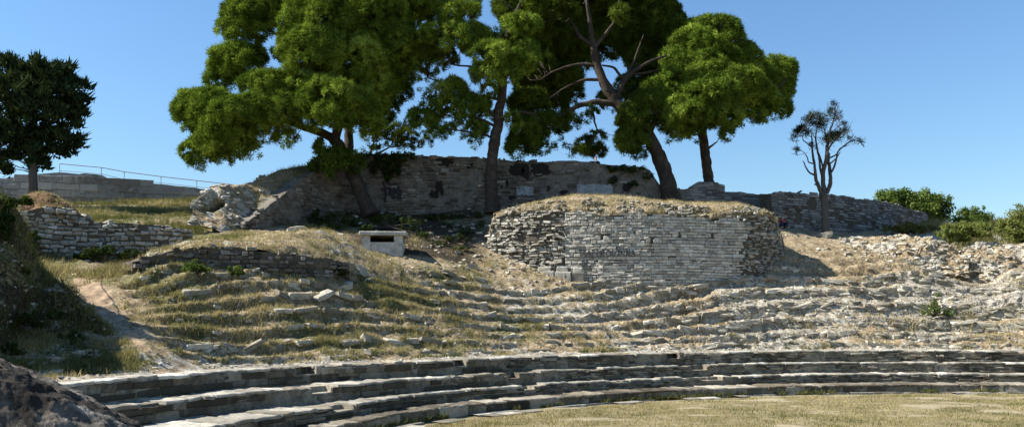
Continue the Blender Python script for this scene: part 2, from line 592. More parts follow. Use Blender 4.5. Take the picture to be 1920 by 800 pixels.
def riser_s(th, k):
    """distance behind row 4 at which the k-th broken tier rises"""
    s_ = np.full(np.shape(th), 1.25 + STEP * (k + 0.93))
    for _ in range(3):
        x, y = polar(th, RK(4, th) + s_)
        xy = np.stack([x, y], -1)
        s_ = 1.25 + STEP * (k + 0.93 - 0.20 * fbm(xy, 0.16, 3, 3) - 0.07 * vnoise(xy, 1.3, 8))
    return s_


def ground_z(x, y):
    th = np.arctan2(y - CY, x - CX)
    th = np.where(th < -PI / 2, th + 2 * PI, th)
    r = np.hypot(x - CX, y - CY)
    return terrain(th, r - RK(4, th))[2]


def gz(x, y): return float(ground_z(np.array([x]), np.array([y]))[0])


tha = np.radians(np.concatenate([np.linspace(42, 68, 30)[:-1], np.linspace(68, 186, 640), np.linspace(186, 212, 30)[1:]]))[::-1]
sa = np.concatenate([np.linspace(0.25, 11, 165), np.linspace(11, 34, 110)[1:], np.linspace(34, 62, 30)[1:], np.linspace(62, 110, 14)[1:]])
TT, SS = np.meshgrid(tha, sa, indexing='ij')
gx, gy, gzv, gfr, gm = terrain(TT, SS)
fall = sstep(55, 105, SS)
gzv = gzv * (1 - fall) + fall * (-0.5)
gxy = np.stack([gx, gy], -1)
# surface kinds: rock where the tiers break, greener to the left
pxs = 960 + F * gx / np.maximum(gy, 3)
sl = np.gradient(gzv, axis=1) / np.gradient(SS, axis=1)
rightness = sstep(650, 1500, pxs)
ledge = (1 - sstep(1.3, 2.2, SS))
rockm = 0.30 + 0.42 * fbm(gxy, 0.33, 4, 41) + 0.26 * rightness + 0.30 * sstep(0.7, 1.5, sl) * (1 - sstep(9, 11, SS)) + 0.35 * ledge
rockm = rockm * (1 - 0.85 * sstep(9.5, 11, SS) * (1 - sstep(1560, 1700, pxs))) - 0.25 * (1 - rightness) * (SS > 2)
dryspot = np.exp(-((pxs - 1560) / 170) ** 2) * sstep(5.6, 7.2, SS) * (1 - sstep(12, 14, SS))
rockm = rockm - 0.9 * dryspot
greenm = 0.25 + 0.42 * fbm(gxy, 0.55, 4, 51) + 0.16 * (1 - rightness) - 0.24 * rightness - 0.25 * ledge + 0.25 * (1 - sstep(420, 520, pxs)) * sstep(9, 16, SS)
greenm = greenm - 0.5 * dryspot
gully_shade = np.exp(-((pxs - 770) / 150) ** 4) * sstep(10.8, 12.5, SS + 1.2 * fbm(gxy, 0.4, 3, 67)) * (1 - sstep(30, 34, SS))  # gully mask: dark littered soil, also painting the tree shade into the colour
greenm = greenm - 0.35 * gully_shade
pathd = dist_poly(gx, gy, PATH_XY) + 0.26 * fbm(gxy, 1.1, 4, 61)
V = np.stack([gx, gy, gzv], -1).reshape(-1, 3)
Cc = np.stack([np.clip(rockm, 0, 1), np.clip(greenm, 0, 1), np.clip(0.9 * gully_shade + 0.25 * gully_shade * fbm(gxy, 0.8, 3, 66), 0, 1)], -1).reshape(-1, 3)
Q = grid_faces(len(tha), len(sa))
pm = (pathd.reshape(-1)[Q].mean(1) < 0.27)


def submesh(V, Q, C, mask):
    q = Q[mask]
    u, inv = np.unique(q, return_inverse=True)
    return V[u], inv.reshape(q.shape), C[u]


mb = MB()
v, q, c = submesh(V, Q, Cc, ~pm)
mb.add(v, q, C=c)
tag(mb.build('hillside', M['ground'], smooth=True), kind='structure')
mb = MB()
v, q, c = submesh(V, Q, Cc, pm)
c = np.zeros_like(c)
mb.add(v, q, C=c)
M['dirt'] = plain_mat('trodden_earth', (0.28, 0.20, 0.125), 0.95, 0.24, 4)
tag(mb.build('dirt_path', M['dirt'], smooth=True), kind='structure')

# flat ground to the horizon and the lawn of the orchestra
mb = MB()
rr = np.concatenate([[0.0], np.geomspace(40, 2500, 16)])
aa = np.linspace(0, 2 * PI, 49)
G = np.array([[(r * math.cos(a), r * math.sin(a) + 10, -0.6) for r in rr] for a in aa])
mb.add(G.reshape(-1, 3), grid_faces(len(aa), len(rr)), C=(0.1, 0.4, 0.5))
tag(mb.build('ground', M['ground']), kind='structure')
def lawn_bare(x, y):
    return sstep(0.30, 0.80, fbm(np.stack([x * 0.6, y * 1.2], -1), 0.8, 5, 207))


mb = MB()
la = np.linspace(0, 2 * PI, 541)
lr = np.concatenate([np.linspace(0, 14, 30), np.linspace(14, 27.2, 150)[1:]])
A2, R2 = np.meshgrid(la, lr, indexing='ij')
rmax = np.where((A2 > math.radians(40)) & (A2 < math.radians(215)), RK(1, A2) + 0.15, 27.2)
R2 = np.minimum(R2, rmax)
lx, ly = polar(A2, R2)
lz = 0.035 * fbm(np.stack([lx, ly], -1), 0.6, 3, 71) + 0.012 * fbm(np.stack([lx, ly], -1), 3, 2, 73) - 0.02
lb = lawn_bare(lx, ly)
mb.add(np.stack([lx, ly, lz], -1).reshape(-1, 3), grid_faces(len(la), len(lr)), C=np.stack([lb, lb, lb], -1).reshape(-1, 3))
tag(mb.build('lawn', M['lawn'], smooth=True), kind='structure')


# ------------------------------------------------------------------ stone walling
class Path:
    def __init__(self, xy):
        self.xy = np.asarray(xy, float)[:, :2]
        d = np.linalg.norm(np.diff(self.xy, axis=0), axis=1)
        self.u = np.concatenate([[0], np.cumsum(d)])
        self.L = self.u[-1]
        t = np.gradient(self.xy, self.u, axis=0)
        t /= np.linalg.norm(t, axis=1)[:, None]
        self.nn = np.stack([t[:, 1], -t[:, 0]], -1)

    def w(self, u, d, z):
        """(along, outward, up) -> world"""
        x = np.interp(u, self.u, self.xy[:, 0]) + d * np.interp(u, self.u, self.nn[:, 0])
        y = np.interp(u, self.u, self.xy[:, 1]) + d * np.interp(u, self.u, self.nn[:, 1])
        return np.stack([x, y, z], -1)


class PxWall(Path):
    """wall face from photo stations (px, py_base, py_top, D)"""

    def __init__(self, st, n=160):
        B = np.array([P(a, b, d) for a, b, t, d in st])
        T = np.array([P(a, t, d) for a, b, t, d in st])
        k = np.linspace(0, len(st) - 1, n)
        i = np.arange(len(st))
        xy = np.stack([np.interp(k, i, B[:, 0]), np.interp(k, i, B[:, 1])], -1)
        for c in (0, 1):
            xy[1:-1, c] = _smooth(xy[:, c], 9)[1:-1]
        super().__init__(xy)
        self.zb_ = np.interp(k, i, B[:, 2])
        self.zt_ = np.interp(k, i, T[:, 2])
        self.px_ = np.interp(k, i, [s[0] for s in st])

    def zb(self, u): return np.interp(u, self.u, self.zb_)

    def zt(self, u): return np.interp(u, self.u, self.zt_)

    def px(self, u): return np.interp(u, self.u, self.px_)

    def u_at(self, px): return float(np.interp(px, self.px_, self.u))


def stone_boxes(mb, path, U0, U1, Z0, Z1, D, back=0.12, bev=0.02, jit=0.012, tints=None, tilt=None):
    """pillow-faced stones given as arrays of spans on the wall face"""
    U0, U1, Z0, Z1, D = [np.asarray(a, float) for a in (U0, U1, Z0, Z1, D)]
    n = len(U0)
    if n == 0: return
    bevv = np.minimum(bev, 0.3 * np.minimum(U1 - U0, Z1 - Z0))
    cu = np.stack([U0, U1, U1, U0], 1)
    cz = np.stack([Z0, Z0, Z1, Z1], 1)
    ju = rng.normal(0, jit, (n, 4))
    jz = rng.normal(0, jit * 0.7, (n, 4))
    cu = cu + ju
    cz = cz + jz
    mu = cu.mean(1, keepdims=True)
    mz = cz.mean(1, keepdims=True)
    if tilt is not None:
        a = tilt[:, None]
        du, dz = cu - mu, cz - mz
        cu, cz = mu + du * np.cos(a) - dz * np.sin(a), mz + du * np.sin(a) + dz * np.cos(a)
    iu = cu - np.sign(cu - mu) * bevv[:, None]
    iz = cz - np.sign(cz - mz) * bevv[:, None]
    dj = rng.normal(0, jit * 0.6, (n, 4))
    d0 = np.repeat((D - back)[:, None], 4, 1)
    d1 = D[:, None] - bevv[:, None] * 0.8 + dj
    d2 = D[:, None] + dj
    Uv = np.concatenate([cu, cu, iu], 1)
    Zv = np.concatenate([cz, cz, iz], 1)
    Dv = np.concatenate([d0, d1, d2], 1)
    Wv = path.w(Uv.ravel(), Dv.ravel(), Zv.ravel())
    base = (np.arange(n) * 12)[:, None, None]
    f = [(8, 9, 10, 11)]
    for k in range(4):
        l = (k + 1) % 4
        f.append((k, l, 4 + l, 4 + k))
        f.append((4 + k, 4 + l, 8 + l, 8 + k))
    Qs = (np.array(f)[None] + base).reshape(-1, 4)
    if tints is None:
        tints = np.stack([np.clip(rng.normal(0.5, 0.22, n), 0, 1), rng.random(n), rng.random(n)], -1)
    mb.add(Wv, Qs, C=np.repeat(tints, 12, 0))


def lay_courses(path, u0, u1, zb, zt, hs, ws, dj=0.015, gap=0.012, skip=None, rag=0.0, zlo=None, tiltsd=0.0, wav=0.0, dfun=None, seed=0, irr=0.0, deep=0.2):
    """courses of stones between zb(u) and zt(u); returns spans"""
    us = np.linspace(u0, u1, 60)
    z = (zlo if zlo is not None else float(np.min(zb(us))) - 0.25)
    zmax = float(np.max(zt(us)))
    R = []
    while z < zmax:
        h = random.uniform(*hs)
        u = u0 - random.uniform(0, ws[0])
        while u < u1:
            w = random.uniform(*ws) * (0.8 + 0.4 * (h - hs[0]) / (hs[1] - hs[0] + 1e-6))
            a, b = max(u, u0), min(u + w, u1)
            if b - a > 0.05:
                m = (a + b) / 2
                zw = wav * float(vnoise(np.array([m, z * 0.2, seed * 3.1]), 0.35, seed))
                top = float(zt(m)) + rag * random.uniform(-1, 0.5)
                if z + zw + h * 0.6 < top and z + zw + h > float(zb(m)) - deep and not (skip and skip(m, z + zw + h / 2)):
                    e0, e1 = (random.uniform(-irr, irr * 0.3) * h, random.uniform(-irr, irr * 0.6) * h) if irr else (0, 0)
                    if irr and random.random() < irr * 0.5: e1 -= h * 0.3
                    dd = random.gauss(0, dj) + (float(dfun(m, z)) if dfun else 0)
                    R.append((a + gap / 2, b - gap / 2, z + zw + gap / 2 - e0, z + zw + h - gap / 2 - random.random() * h * 0.06 + e1, dd, random.gauss(0, tiltsd) if tiltsd else 0))
            u += w
        z += h
    return np.array(R) if R else np.zeros((0, 6))


def wall_body(mb, path, zb, zt, thick, inset=0.05, n=None, noise=0.04, sink=0.5, rag=0.05, nz=8, topback=0.0, tint=(0.5, 0.5, 0.5), seed=0, u0=0.0, u1=None):
    u1 = path.L if u1 is None else u1
    n = n or max(20, int((u1 - u0) / 0.14))
    u = np.linspace(u0, u1, n)
    b = zb(u) - sink
    t = zt(u) + rag * fbm(np.stack([u, u * 0 + seed], -1), 1.6, 4, seed)
    prof = []
    for k in range(nz):
        f = k / (nz - 1)
        prof.append((np.full(n, -inset), b + (t - b) * f))
    for f in (0.15, 0.4, 0.7, 1.0):
        prof.append((np.full(n, -inset - thick * f), t + topback * f))
    prof.append((np.full(n, -inset - thick), b))
    Vv = []
    for k, (d, z) in enumerate(prof):
        nz_ = fbm(np.stack([u, z + k * 0.3, np.full(n, seed + 0.5)], -1), 1.5, 4, seed + 5)
        dd = d + (noise * nz_ if 0 < k < len(prof) - 1 else 0)
        zz = z + (noise * 0.8 * nz_ if nz <= k < len(prof) - 1 else 0)
        Vv.append(path.w(u, dd, zz))
    Vv = np.stack(Vv, 1)
    m = len(prof)
    Q = grid_faces(n, m)
    mb.add(Vv.reshape(-1, 3), Q, C=tint)
    # end caps
    for e in (0, n - 1):
        E = Vv[e]
        mid = E.mean(0)
        T = [(k, k + 1, m) if e else (k + 1, k, m) for k in range(m - 1)] + [((m - 1), 0, m) if e else (0, m - 1, m)]
        mb.add(np.concatenate([E, mid[None]]), None, T, C=tint)


def rocks(mb, C, size, flat=0.6, tint=None, long=1.0, yaw=None, squar=0.55, detail=1, scl=None):
    """angular stones at points C (n,3) with sizes (n,)"""
    C = np.asarray(C, float)
    n = len(C)
    if n == 0: return
    # template: subdivided cube
    if detail == 0:
        g = np.array([-1, 1])
    else:
        g = np.array([-1, 0, 1])
    m = len(g)
    idx, vs, fs = {}, [], []
    def vid(p):
        if p not in idx:
            idx[p] = len(vs)
            vs.append(p)
        return idx[p]
    for ax in range(3):
        for sgn in (-1, 1):
            for i in range(m - 1):
                for j in range(m - 1):
                    q = []
                    for a, b in ((i, j), (i + 1, j), (i + 1, j + 1), (i, j + 1)):
                        p = [0, 0, 0]
                        p[ax] = sgn
                        p[(ax + 1) % 3] = int(g[a])
                        p[(ax + 2) % 3] = int(g[b])
                        q.append(vid(tuple(p)))
                    fs.append(q if sgn > 0 else q[::-1])
    T = np.array(vs, float)
    nr = np.linalg.norm(T, axis=1, keepdims=True)
    T = T / (nr ** (1 - squar)) * 0.8
    k = len(T)
    size = np.broadcast_to(np.asarray(size, float), (n,))
    sc = np.stack([size * long * rng.uniform(0.8, 1.25, n), size * rng.uniform(0.7, 1.1, n), size * flat * rng.uniform(0.7, 1.2, n)], -1) * 0.5
    if scl is not None: sc = np.array([scl]) * 0.5
    Vv = T[None] * (1 + rng.normal(0, 0.13 if scl is None else 0.08, (n, k, 1))) + rng.normal(0, 0.06, (n, k, 3))
    Vv = Vv * sc[:, None]
    a = rng.uniform(0, 2 * PI, n) if yaw is None else np.asarray(yaw) + rng.normal(0, 0.15, n)
    tl = rng.normal(0, 0.16, (n, 2))
    # small tilts
    x, y, z = Vv[..., 0], Vv[..., 1], Vv[..., 2]
    z = z + x * tl[:, :1] + y * tl[:, 1:]
    ca, sa_ = np.cos(a)[:, None], np.sin(a)[:, None]
    Vv = np.stack([x * ca - y * sa_, x * sa_ + y * ca, z], -1) + C[:, None]
    Qs = (np.array(fs)[None] + (np.arange(n) * k)[:, None, None]).reshape(-1, 4)
    if tint is None:
        tint = np.stack([np.clip(rng.normal(0.55, 0.22, n), 0, 1), rng.random(n), rng.random(n)], -1)
    mb.add(Vv.reshape(-1, 3), Qs, C=np.repeat(tint, k, 0))


# ------------------------------------------------------------------ the four seat rows
NOTCH = {4: [(548, 586), (912, 942), (1278, 1304)], 3: [(592, 636), (958, 972), (1296, 1326)], 2: [(652, 682), (986, 1006), (1316, 1360)], 1: []}
ROWLAB = {1: 'lowest curved stone seat row of big plain blocks, along the dry lawn',
          2: 'second curved stone seat row up from the lawn, with small coursed masonry',
          3: 'third curved stone seat row up from the lawn, with small coursed masonry',
          4: 'topmost intact curved stone seat row, just below the overgrown broken tiers'}
for k in (1, 2, 3, 4):
    th = np.linspace(math.radians(204), math.radians(58), 420)
    x, y = polar(th, RK(k, th))
    path = Path(np.stack([x, y], -1))
    z0, z1 = ZR[k - 1], ZR[k]
    nx = []
    for a, b in NOTCH[k]:
        pa, pb = at_z(a, np.interp(a, *zip(*ROWPX[k])), z1), at_z(b, np.interp(b, *zip(*ROWPX[k])), z1)
        us = [path.u[np.argmin(np.hypot(path.xy[:, 0] - p[0], path.xy[:, 1] - p[1]))] for p in (pa, pb)]
        nx.append((min(us), max(max(us), min(us) + 0.55)))
    n = int(path.L / 0.07)
    u = np.linspace(0, path.L, n)
    for a, b in nx:
        u = np.sort(np.concatenate([u, [a - 0.001, a + 0.001, b - 0.001, b + 0.001]]))
    n = len(u)
    inn = np.zeros(n, bool)
    for a, b in nx: inn |= (u > a) & (u < b)
    wear = 0.035 * fbm(np.stack([u, u * 0 + k], -1), 0.9, 4, k * 7)
    chip = np.clip(fbm(np.stack([u, u * 0 + k * 3.3], -1), 1.4, 4, k * 11 + 3) - 0.35, 0, 1) * 0.35
    left = 1 - sstep(14, 30, u)
    chip = chip * (0.4 + 1.2 * left)
    thu = np.interp(u, path.u, th)
    bk = ((RK(k + 1, thu) - RK(k, thu)) + 0.25) if k < 4 else np.full(n, 1.2)
    dn = np.where(inn, 0.40, 0.0)
    zm = np.where(inn, z0 + (z1 - z0) * 0.5, z1 - 0.11 - chip * 0.4)
    prof = [(np.zeros(n) - 0.03, np.full(n, z0 - 0.25)), (np.zeros(n) - 0.03, z0 + (zm - z0) * 0.5), (np.zeros(n) - 0.03 - wear * 0.5, zm), (-dn - 0.03 - chip, zm + 0.004), (-dn - 0.05 - chip, np.full(n, z1 - 0.05))]
    for f in (0.12, 0.3, 0.5, 0.7, 0.85, 1.0):
        prof.append((-np.maximum(dn, 0) - 0.06 - chip - (bk - dn - 0.06) * f, np.full(n, z1 - 0.04)))
    Vv = []
    for j, (d, z) in enumerate(prof):
        nn = fbm(np.stack([u, d * 1.0 + z, np.full(n, k * 2.7)], -1), 1.7, 5, k + 40)
        n3 = fbm(np.stack([u, d * 1.0 + z, np.full(n, k * 2.7)], -1), 6, 3, k + 50)
        Vv.append(path.w(u, d + wear + 0.02 * nn * (j > 0), z + (0.03 * nn + 0.015 * n3) * (j > 3)))
    Vv = np.stack(Vv, 1)
    root = empty('seat_row', path.w(np.array([path.L * 0.45]), np.array([0.0]), np.array([z0]))[0], ROWLAB[k], 'seat row', 'curved stone seat rows round the lawn')
    mb = MB()
    cc = np.tile(np.array([0.35, 0.5, 0.5]), (Vv.shape[0] * Vv.shape[1], 1))
    cc[:, 0] = np.repeat(0.4 + 0.3 * fbm(np.stack([u, u * 0], -1), 0.7, 3, k), Vv.shape[1])
    mb.add(Vv.reshape(-1, 3), grid_faces(n, len(prof)), C=np.clip(cc, 0, 1))
    mb.build('core', M['seat'], root)

    # risers: plain blocks on the first row, small courses above
    def innotch(m, z, hi=z0 + (z1 - z0) * 0.5):
        return z > hi and any(a - 0.02 < m < b + 0.02 for a, b in nx)
    zt = lambda m: np.full(np.shape(m), z1 - 0.085)
    zb = lambda m: np.full(np.shape(m), z0)
    mb = MB()
    if k == 1:
        Rr = lay_courses(path, 0, path.L, zb, zt, (z1 - z0 - 0.03, z1 - z0 - 0.02), (0.8, 2.3), 0.018, 0.02, None, zlo=z0 - 0.06)
        stone_boxes(mb, path, Rr[:, 0], Rr[:, 1], Rr[:, 2], z1 - 0.015 + 0 * Rr[:, 3], Rr[:, 4], back=0.5, bev=0.035, jit=0.012)
    else:
        hc = (z1 - z0 - 0.085) / 4.0
        ul = {2: 35.0, 3: 36.5, 4: 37.5}[k]
        Rb = lay_courses(path, 0, ul, zb, zt, (hc * 1.97, hc * 2.0), (0.35, 1.5), 0.030, 0.010, innotch, zlo=z0 + 0.002, irr=0.08)
        Rr = lay_courses(path, ul, path.L, zb, zt, (hc * 0.985, hc * 1.0), (0.16, 0.55), 0.014, 0.016, innotch, zlo=z0 + 0.002)
        Rr = np.concatenate([Rb, Rr])
        # masonry survives unevenly: gaps where the face has been lost
        lost = fbm(np.stack([(Rr[:, 0] + Rr[:, 1]) / 2, Rr[:, 2] * 2.5, np.full(len(Rr), k * 5.0)], -1), 0.55, 4, 90 + k)
        keep = lost < np.where(Rr[:, 0] < 22, 0.28, 0.5)
        Rr = Rr[keep]
        stone_boxes(mb, path, Rr[:, 0], Rr[:, 1], Rr[:, 2], Rr[:, 3], Rr[:, 4], back=0.1, bev=0.018, jit=0.013, tints=np.stack([np.clip(rng.normal(0.42, 0.17, len(Rr)) - 0.16 * (Rr[:, 0] < ul), 0, 1), np.clip(rng.random(len(Rr)) + 0.3 * (Rr[:, 0] < ul), 0, 1.2), rng.random(len(Rr))], -1))
    mb.build('masonry', M['seat'], root)
    # cap slabs
    mb = MB()
    uu = 0.0
    S = []
    while uu < path.L:
        w = random.uniform(0.35, 1.3)
        mid = uu + w / 2
        ch = float(np.interp(mid, u, chip))
        if not any(a - w / 2 < mid < b + w / 2 for a, b in nx) and ch < 0.10 and random.random() > (0.30 if k == 4 else 0.06):
            S.append((uu, min(uu + w, path.L), ch))
        else:
            # shorter remnants beside gaps
            if random.random() < 0.6:
                S.append((uu, uu + w * 0.4, ch + 0.15)) if not any(a - w * 0.4 < mid < b + w * 0.4 for a, b in nx) else None
        uu += w
    ns = 9
    for a, b, ch in S:
        us = np.linspace(a + 0.008, b - 0.008, ns)
        thc = float(np.interp((a + b) / 2, path.u, th))
        dep = (float(RK(k + 1, thc) - RK(k, thc)) if k < 4 else 1.1) - 0.08
        dep *= random.uniform(0.72, 1.0) if k < 4 else random.uniform(0.5, 1.0)
        fr_ = 0.02 + random.gauss(0, 0.02) - ch + 0.055 * fbm(np.stack([us, us * 0 + k], -1), 2.5, 3, int(a * 100) % 997)
        zt_ = z1 + random.gauss(0, 0.011)
        th_ = 0.06 + random.random() * 0.025
        pr = [(fr_ * 1.0, np.full(ns, zt_ - th_)), (fr_ + 0.004, np.full(ns, zt_ - 0.022)), (fr_ - 0.02, np.full(ns, zt_))]
        for f in (0.25, 0.5, 0.75):
            pr.append((fr_ - 0.02 - f * dep, np.full(ns, zt_ + 0.004)))
        rb = fr_ - 0.02 - dep + 0.05 * fbm(np.stack([us, us * 0 + 9], -1), 3, 3, int(a * 71) % 991)
        pr += [(rb, np.full(ns, zt_)), (rb - 0.01, np.full(ns, zt_ - th_))]
        Sv = []
        for d, z in pr:
            Sv.append(path.w(us, d, z + 0.022 * fbm(np.stack([us, d + z, np.full(ns, k * 1.0)], -1), 4, 3, 7)))
        Sv = np.stack(Sv, 1)
        m = len(pr)
        tn = (np.clip(random.gauss(0.42, 0.25), 0, 1), 0.2 + 0.8 * random.random(), 0.5)
        mb.add(Sv.reshape(-1, 3), grid_faces(ns, m), C=tn)
        for e in (0, ns - 1):
            E = Sv[e]
            T = [(0, i, i + 1) if e else (0, i + 1, i) for i in range(1, m - 1)]
            mb.add(E, None, T, C=tn)
    mb.build('cap_slabs', M['cap'] if k > 1 else M['seat'], root)

# pale paving at the foot of the first row
mb = MB()
th = np.linspace(math.radians(200), math.radians(60), 400)
x, y = polar(th, RK(1, th))
path = Path(np.stack([x, y], -1))
for ring, (d0, d1) in enumerate(((0.04, 0.42), (0.42, 0.95))):
    uu = 0
    while uu < path.L:
        w = random.uniform(0.5, 1.6)
        lx_ = np.interp(uu, path.u, path.xy[:, 0])
        wd = 1.0 if lx_ < 2 else (0.6 if lx_ < 8 else 0.3)
        if random.random() < (0.78 if ring == 0 else (0.75 if lx_ < 1 else 0.25)):
            a, b = uu + 0.01, uu + w - 0.02
            us = np.linspace(a, b, 4)
            zt_ = 0.03 + random.gauss(0, 0.006)
            f1 = d0 + (d1 - d0) * 1.0 * wd + random.uniform(-0.06, 0.05)
            Vv = np.stack([path.w(us, np.full(4, d0 * wd), np.full(4, zt_)), path.w(us, f1 + rng.normal(0, 0.03, 4), np.full(4, zt_)), path.w(us, f1 + 0.01 + np.zeros(4), np.full(4, -0.06))], 1)
            mb.add(Vv.reshape(-1, 3), grid_faces(4, 3)[:, ::-1], C=(np.clip(random.gauss(0.3, 0.2), 0, 1), 0.4 + 0.6 * random.random(), 0.5))
        uu += w
tag(mb.build('paving', M['cap']), kind='structure')


# ------------------------------------------------------------------ lofted masses (banks, mounds, rubble)
def loft(rows, nu, nv, amp=0.12, scale=0.8, seed=0, world=False, hard=0.0):
    A = np.array(rows if world else [[P(*p) for p in r] for r in rows])
    S = resample(A, nu, nv)
    du = np.gradient(S, axis=1)
    dv = np.gradient(S, axis=0)
    N = np.cross(du, dv)
    N /= np.linalg.norm(N, axis=-1, keepdims=True) + 1e-9
    N *= np.where(N[..., 2:3] < 0, -1, 1)
    q = fbm(S, scale, 5, seed)
    if hard:
        q = q * (1 - hard) + hard * np.round(3 * vnoise(S * np.array([1, 1, 1.8]), scale * 3.2, seed + 3)) / 3
    return S + N * (amp * q)[..., None]


def add_loft(mb, S, tint):
    nv, nu = S.shape[:2]
    t = np.asarray(tint, float)
    mb.add(S.reshape(-1, 3), grid_faces(nv, nu), C=t.reshape(-1, 3) if t.ndim > 1 else t)


def gtint(S, rock, green, sr=0.35, sg=0.35, seed=0, sc=0.5, dark=0.0):
    r = np.clip(rock + sr * fbm(S, sc, 4, seed), 0, 1)
    g = np.clip(green + sg * fbm(S, sc * 1.3, 4, seed + 9), 0, 1)
    return np.stack([r, g, np.full_like(r, dark)], -1)


SURF = {}   # sampled surfaces, for grass and loose stones

# bank on the left
S = loft([[(-120, 712, 19.0), (0, 700, 21.5), (60, 693, 22.5), (120, 690, 22.9), (180, 684, 23.2), (225, 674, 23.8), (250, 664, 24.3)],
          [(-120, 600, 20.0), (0, 600, 22.6), (50, 612, 23.8), (100, 628, 24.1), (150, 642, 24.2), (205, 652, 24.4), (247, 660, 24.4)],
          [(-120, 480, 21.0), (0, 490, 23.8), (45, 530, 24.8), (90, 568, 25.0), (140, 605, 25.0), (195, 634, 24.8), (243, 656, 24.6)],
          [(-120, 352, 22.4), (0, 385, 25.2), (32, 440, 25.8), (72, 488, 26.0), (128, 545, 25.6), (190, 606, 25.1), (240, 652, 24.7)],
          [(-120, 372, 26.0), (0, 410, 27.4), (32, 470, 27.8), (72, 520, 27.7), (128, 580, 26.9), (190, 630, 25.8), (240, 662, 25.1)],
          [(-120, 480, 30.0), (0, 500, 31.0), (32, 540, 30.5), (72, 590, 29.9), (128, 640, 28.3), (190, 668, 26.8), (240, 680, 25.4)]], 150, 130, 0.34, 0.7, 5)
mb = MB()
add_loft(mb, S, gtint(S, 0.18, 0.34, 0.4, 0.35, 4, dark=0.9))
SURF['bank'] = S
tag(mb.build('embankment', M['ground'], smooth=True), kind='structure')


# ------------------------------------------------------------------ big ruined block
ST = [(899, 508, 501, 47.9), (910, 510, 452, 47.4), (924, 512, 404, 47.0), (948, 515, 393, 46.6), (1000, 519, 387, 46.0), (1060, 521, 389, 45.6), (1100, 522, 389, 45.5), (1135, 522, 397, 45.4), (1170, 522, 393, 45.4),
      (1230, 521, 394, 45.4), (1280, 520, 400, 45.6), (1320, 518, 403, 45.8), (1370, 516, 399, 46), (1410, 511, 399, 46.4), (1442, 504, 395, 47), (1460, 496, 412, 47.9), (1473, 489, 450, 48.8)]
W = PxWall(ST)
root = empty('ruined_block', W.w(np.array([W.L / 2]), np.array([-1.0]), np.array([5.0]))[0],
             'large squat stone ruin in the centre with coursed pale facing and a dry grass top', 'ruin')
mb = MB()
wall_body(mb, W, W.zb, lambda u: W.zt(u) - 0.05, 2.5, inset=0.075, noise=0.03, sink=1.4, seed=3, nz=30)
mb.build('core', M['mortar'], root)
ua, ub = W.u_at(1062), W.u_at(1416)
holes = [(1100, 431), (1192, 436), (1278, 438), (1338, 440), (1225, 450), (1130, 446)]
HU = [(W.u_at(a), float(P(a, b, 45.6)[2])) for a, b in holes]


def skip_hole(m, z): return any(abs(m - a) < 0.2 and abs(z - b) < 0.14 for a, b in HU)


mb = MB()
R = lay_courses(W, ua, ub, W.zb, W.zt, (0.11, 0.215), (0.17, 0.47), 0.020, 0.012, skip_hole, rag=0.30, wav=0.14, irr=0.06, seed=4, deep=0.9, zlo=float(np.min(W.zb_)) - 0.9)
right = (R[:, 0] > ub - 1.0) & (fbm(np.stack([R[:, 0], R[:, 2], R[:, 0] * 0], -1), 0.8, 3, 5) + (R[:, 0] - ub + 0.6) * 0.9 > 0.1)
R = R[~right]
# fringes beside the holes
for a, b in HU:
    R = np.concatenate([R, [(a - 0.34, a - 0.09, b - 0.12, b + 0.11, 0.0, 0), (a + 0.09, a + 0.36, b - 0.12, b + 0.1, 0.01, 0)]])
stone_boxes(mb, W, R[:, 0], R[:, 1], R[:, 2], R[:, 3], R[:, 4], back=0.14, bev=0.020, jit=0.011)
mb.build('ashlar_facing', M['limestone'], root)
mb = MB()
for (a, b, hs, ws) in ((W.u_at(901), ua + 0.05, (0.09, 0.2), (0.14, 0.5)), (ub - 1.3, W.L, (0.09, 0.2), (0.12, 0.42))):
    R = lay_courses(W, a, b, W.zb, lambda u: W.zt(u) + 0.05, hs, ws, 0.075, 0.035, (lambda m, z: (m > ub - 1.7 and m < ub and z < 20 and random.random() < 0.12) or random.random() < 0.06), rag=0.22, wav=0.25, tiltsd=0.16, seed=8)
    if a > ua:
        R = R[R[:, 0] > ub - 0.9]
        R[:, 4] -= 0.02
    stone_boxes(mb, W, R[:, 0], R[:, 1], R[:, 2], R[:, 3], R[:, 4], back=0.25, bev=0.03, jit=0.03, tilt=R[:, 5])
mb.build('rubble_core_face', M['rubble'], root)
mb = MB()
fu = W.u_at(901)
while fu < W.u_at(1075):
    w = random.uniform(0.6, 1.15)
    zb_ = float(W.zb(fu + w / 2))
    stone_boxes(mb, W, [fu + 0.01], [fu + w - 0.02], [zb_ - 0.3], [zb_ + 0.30 + random.random() * 0.1], [0.22 + random.random() * 0.08], back=0.5, bev=0.05, jit=0.015)
    stone_boxes(mb, W, [fu + 0.1], [fu + w * 0.8], [zb_ + 0.3], [zb_ + 0.56 + random.random() * 0.06], [0.10 + random.random() * 0.05], back=0.4, bev=0.04, jit=0.015)
    fu += w
mb.build('footing', M['rubble'], root)
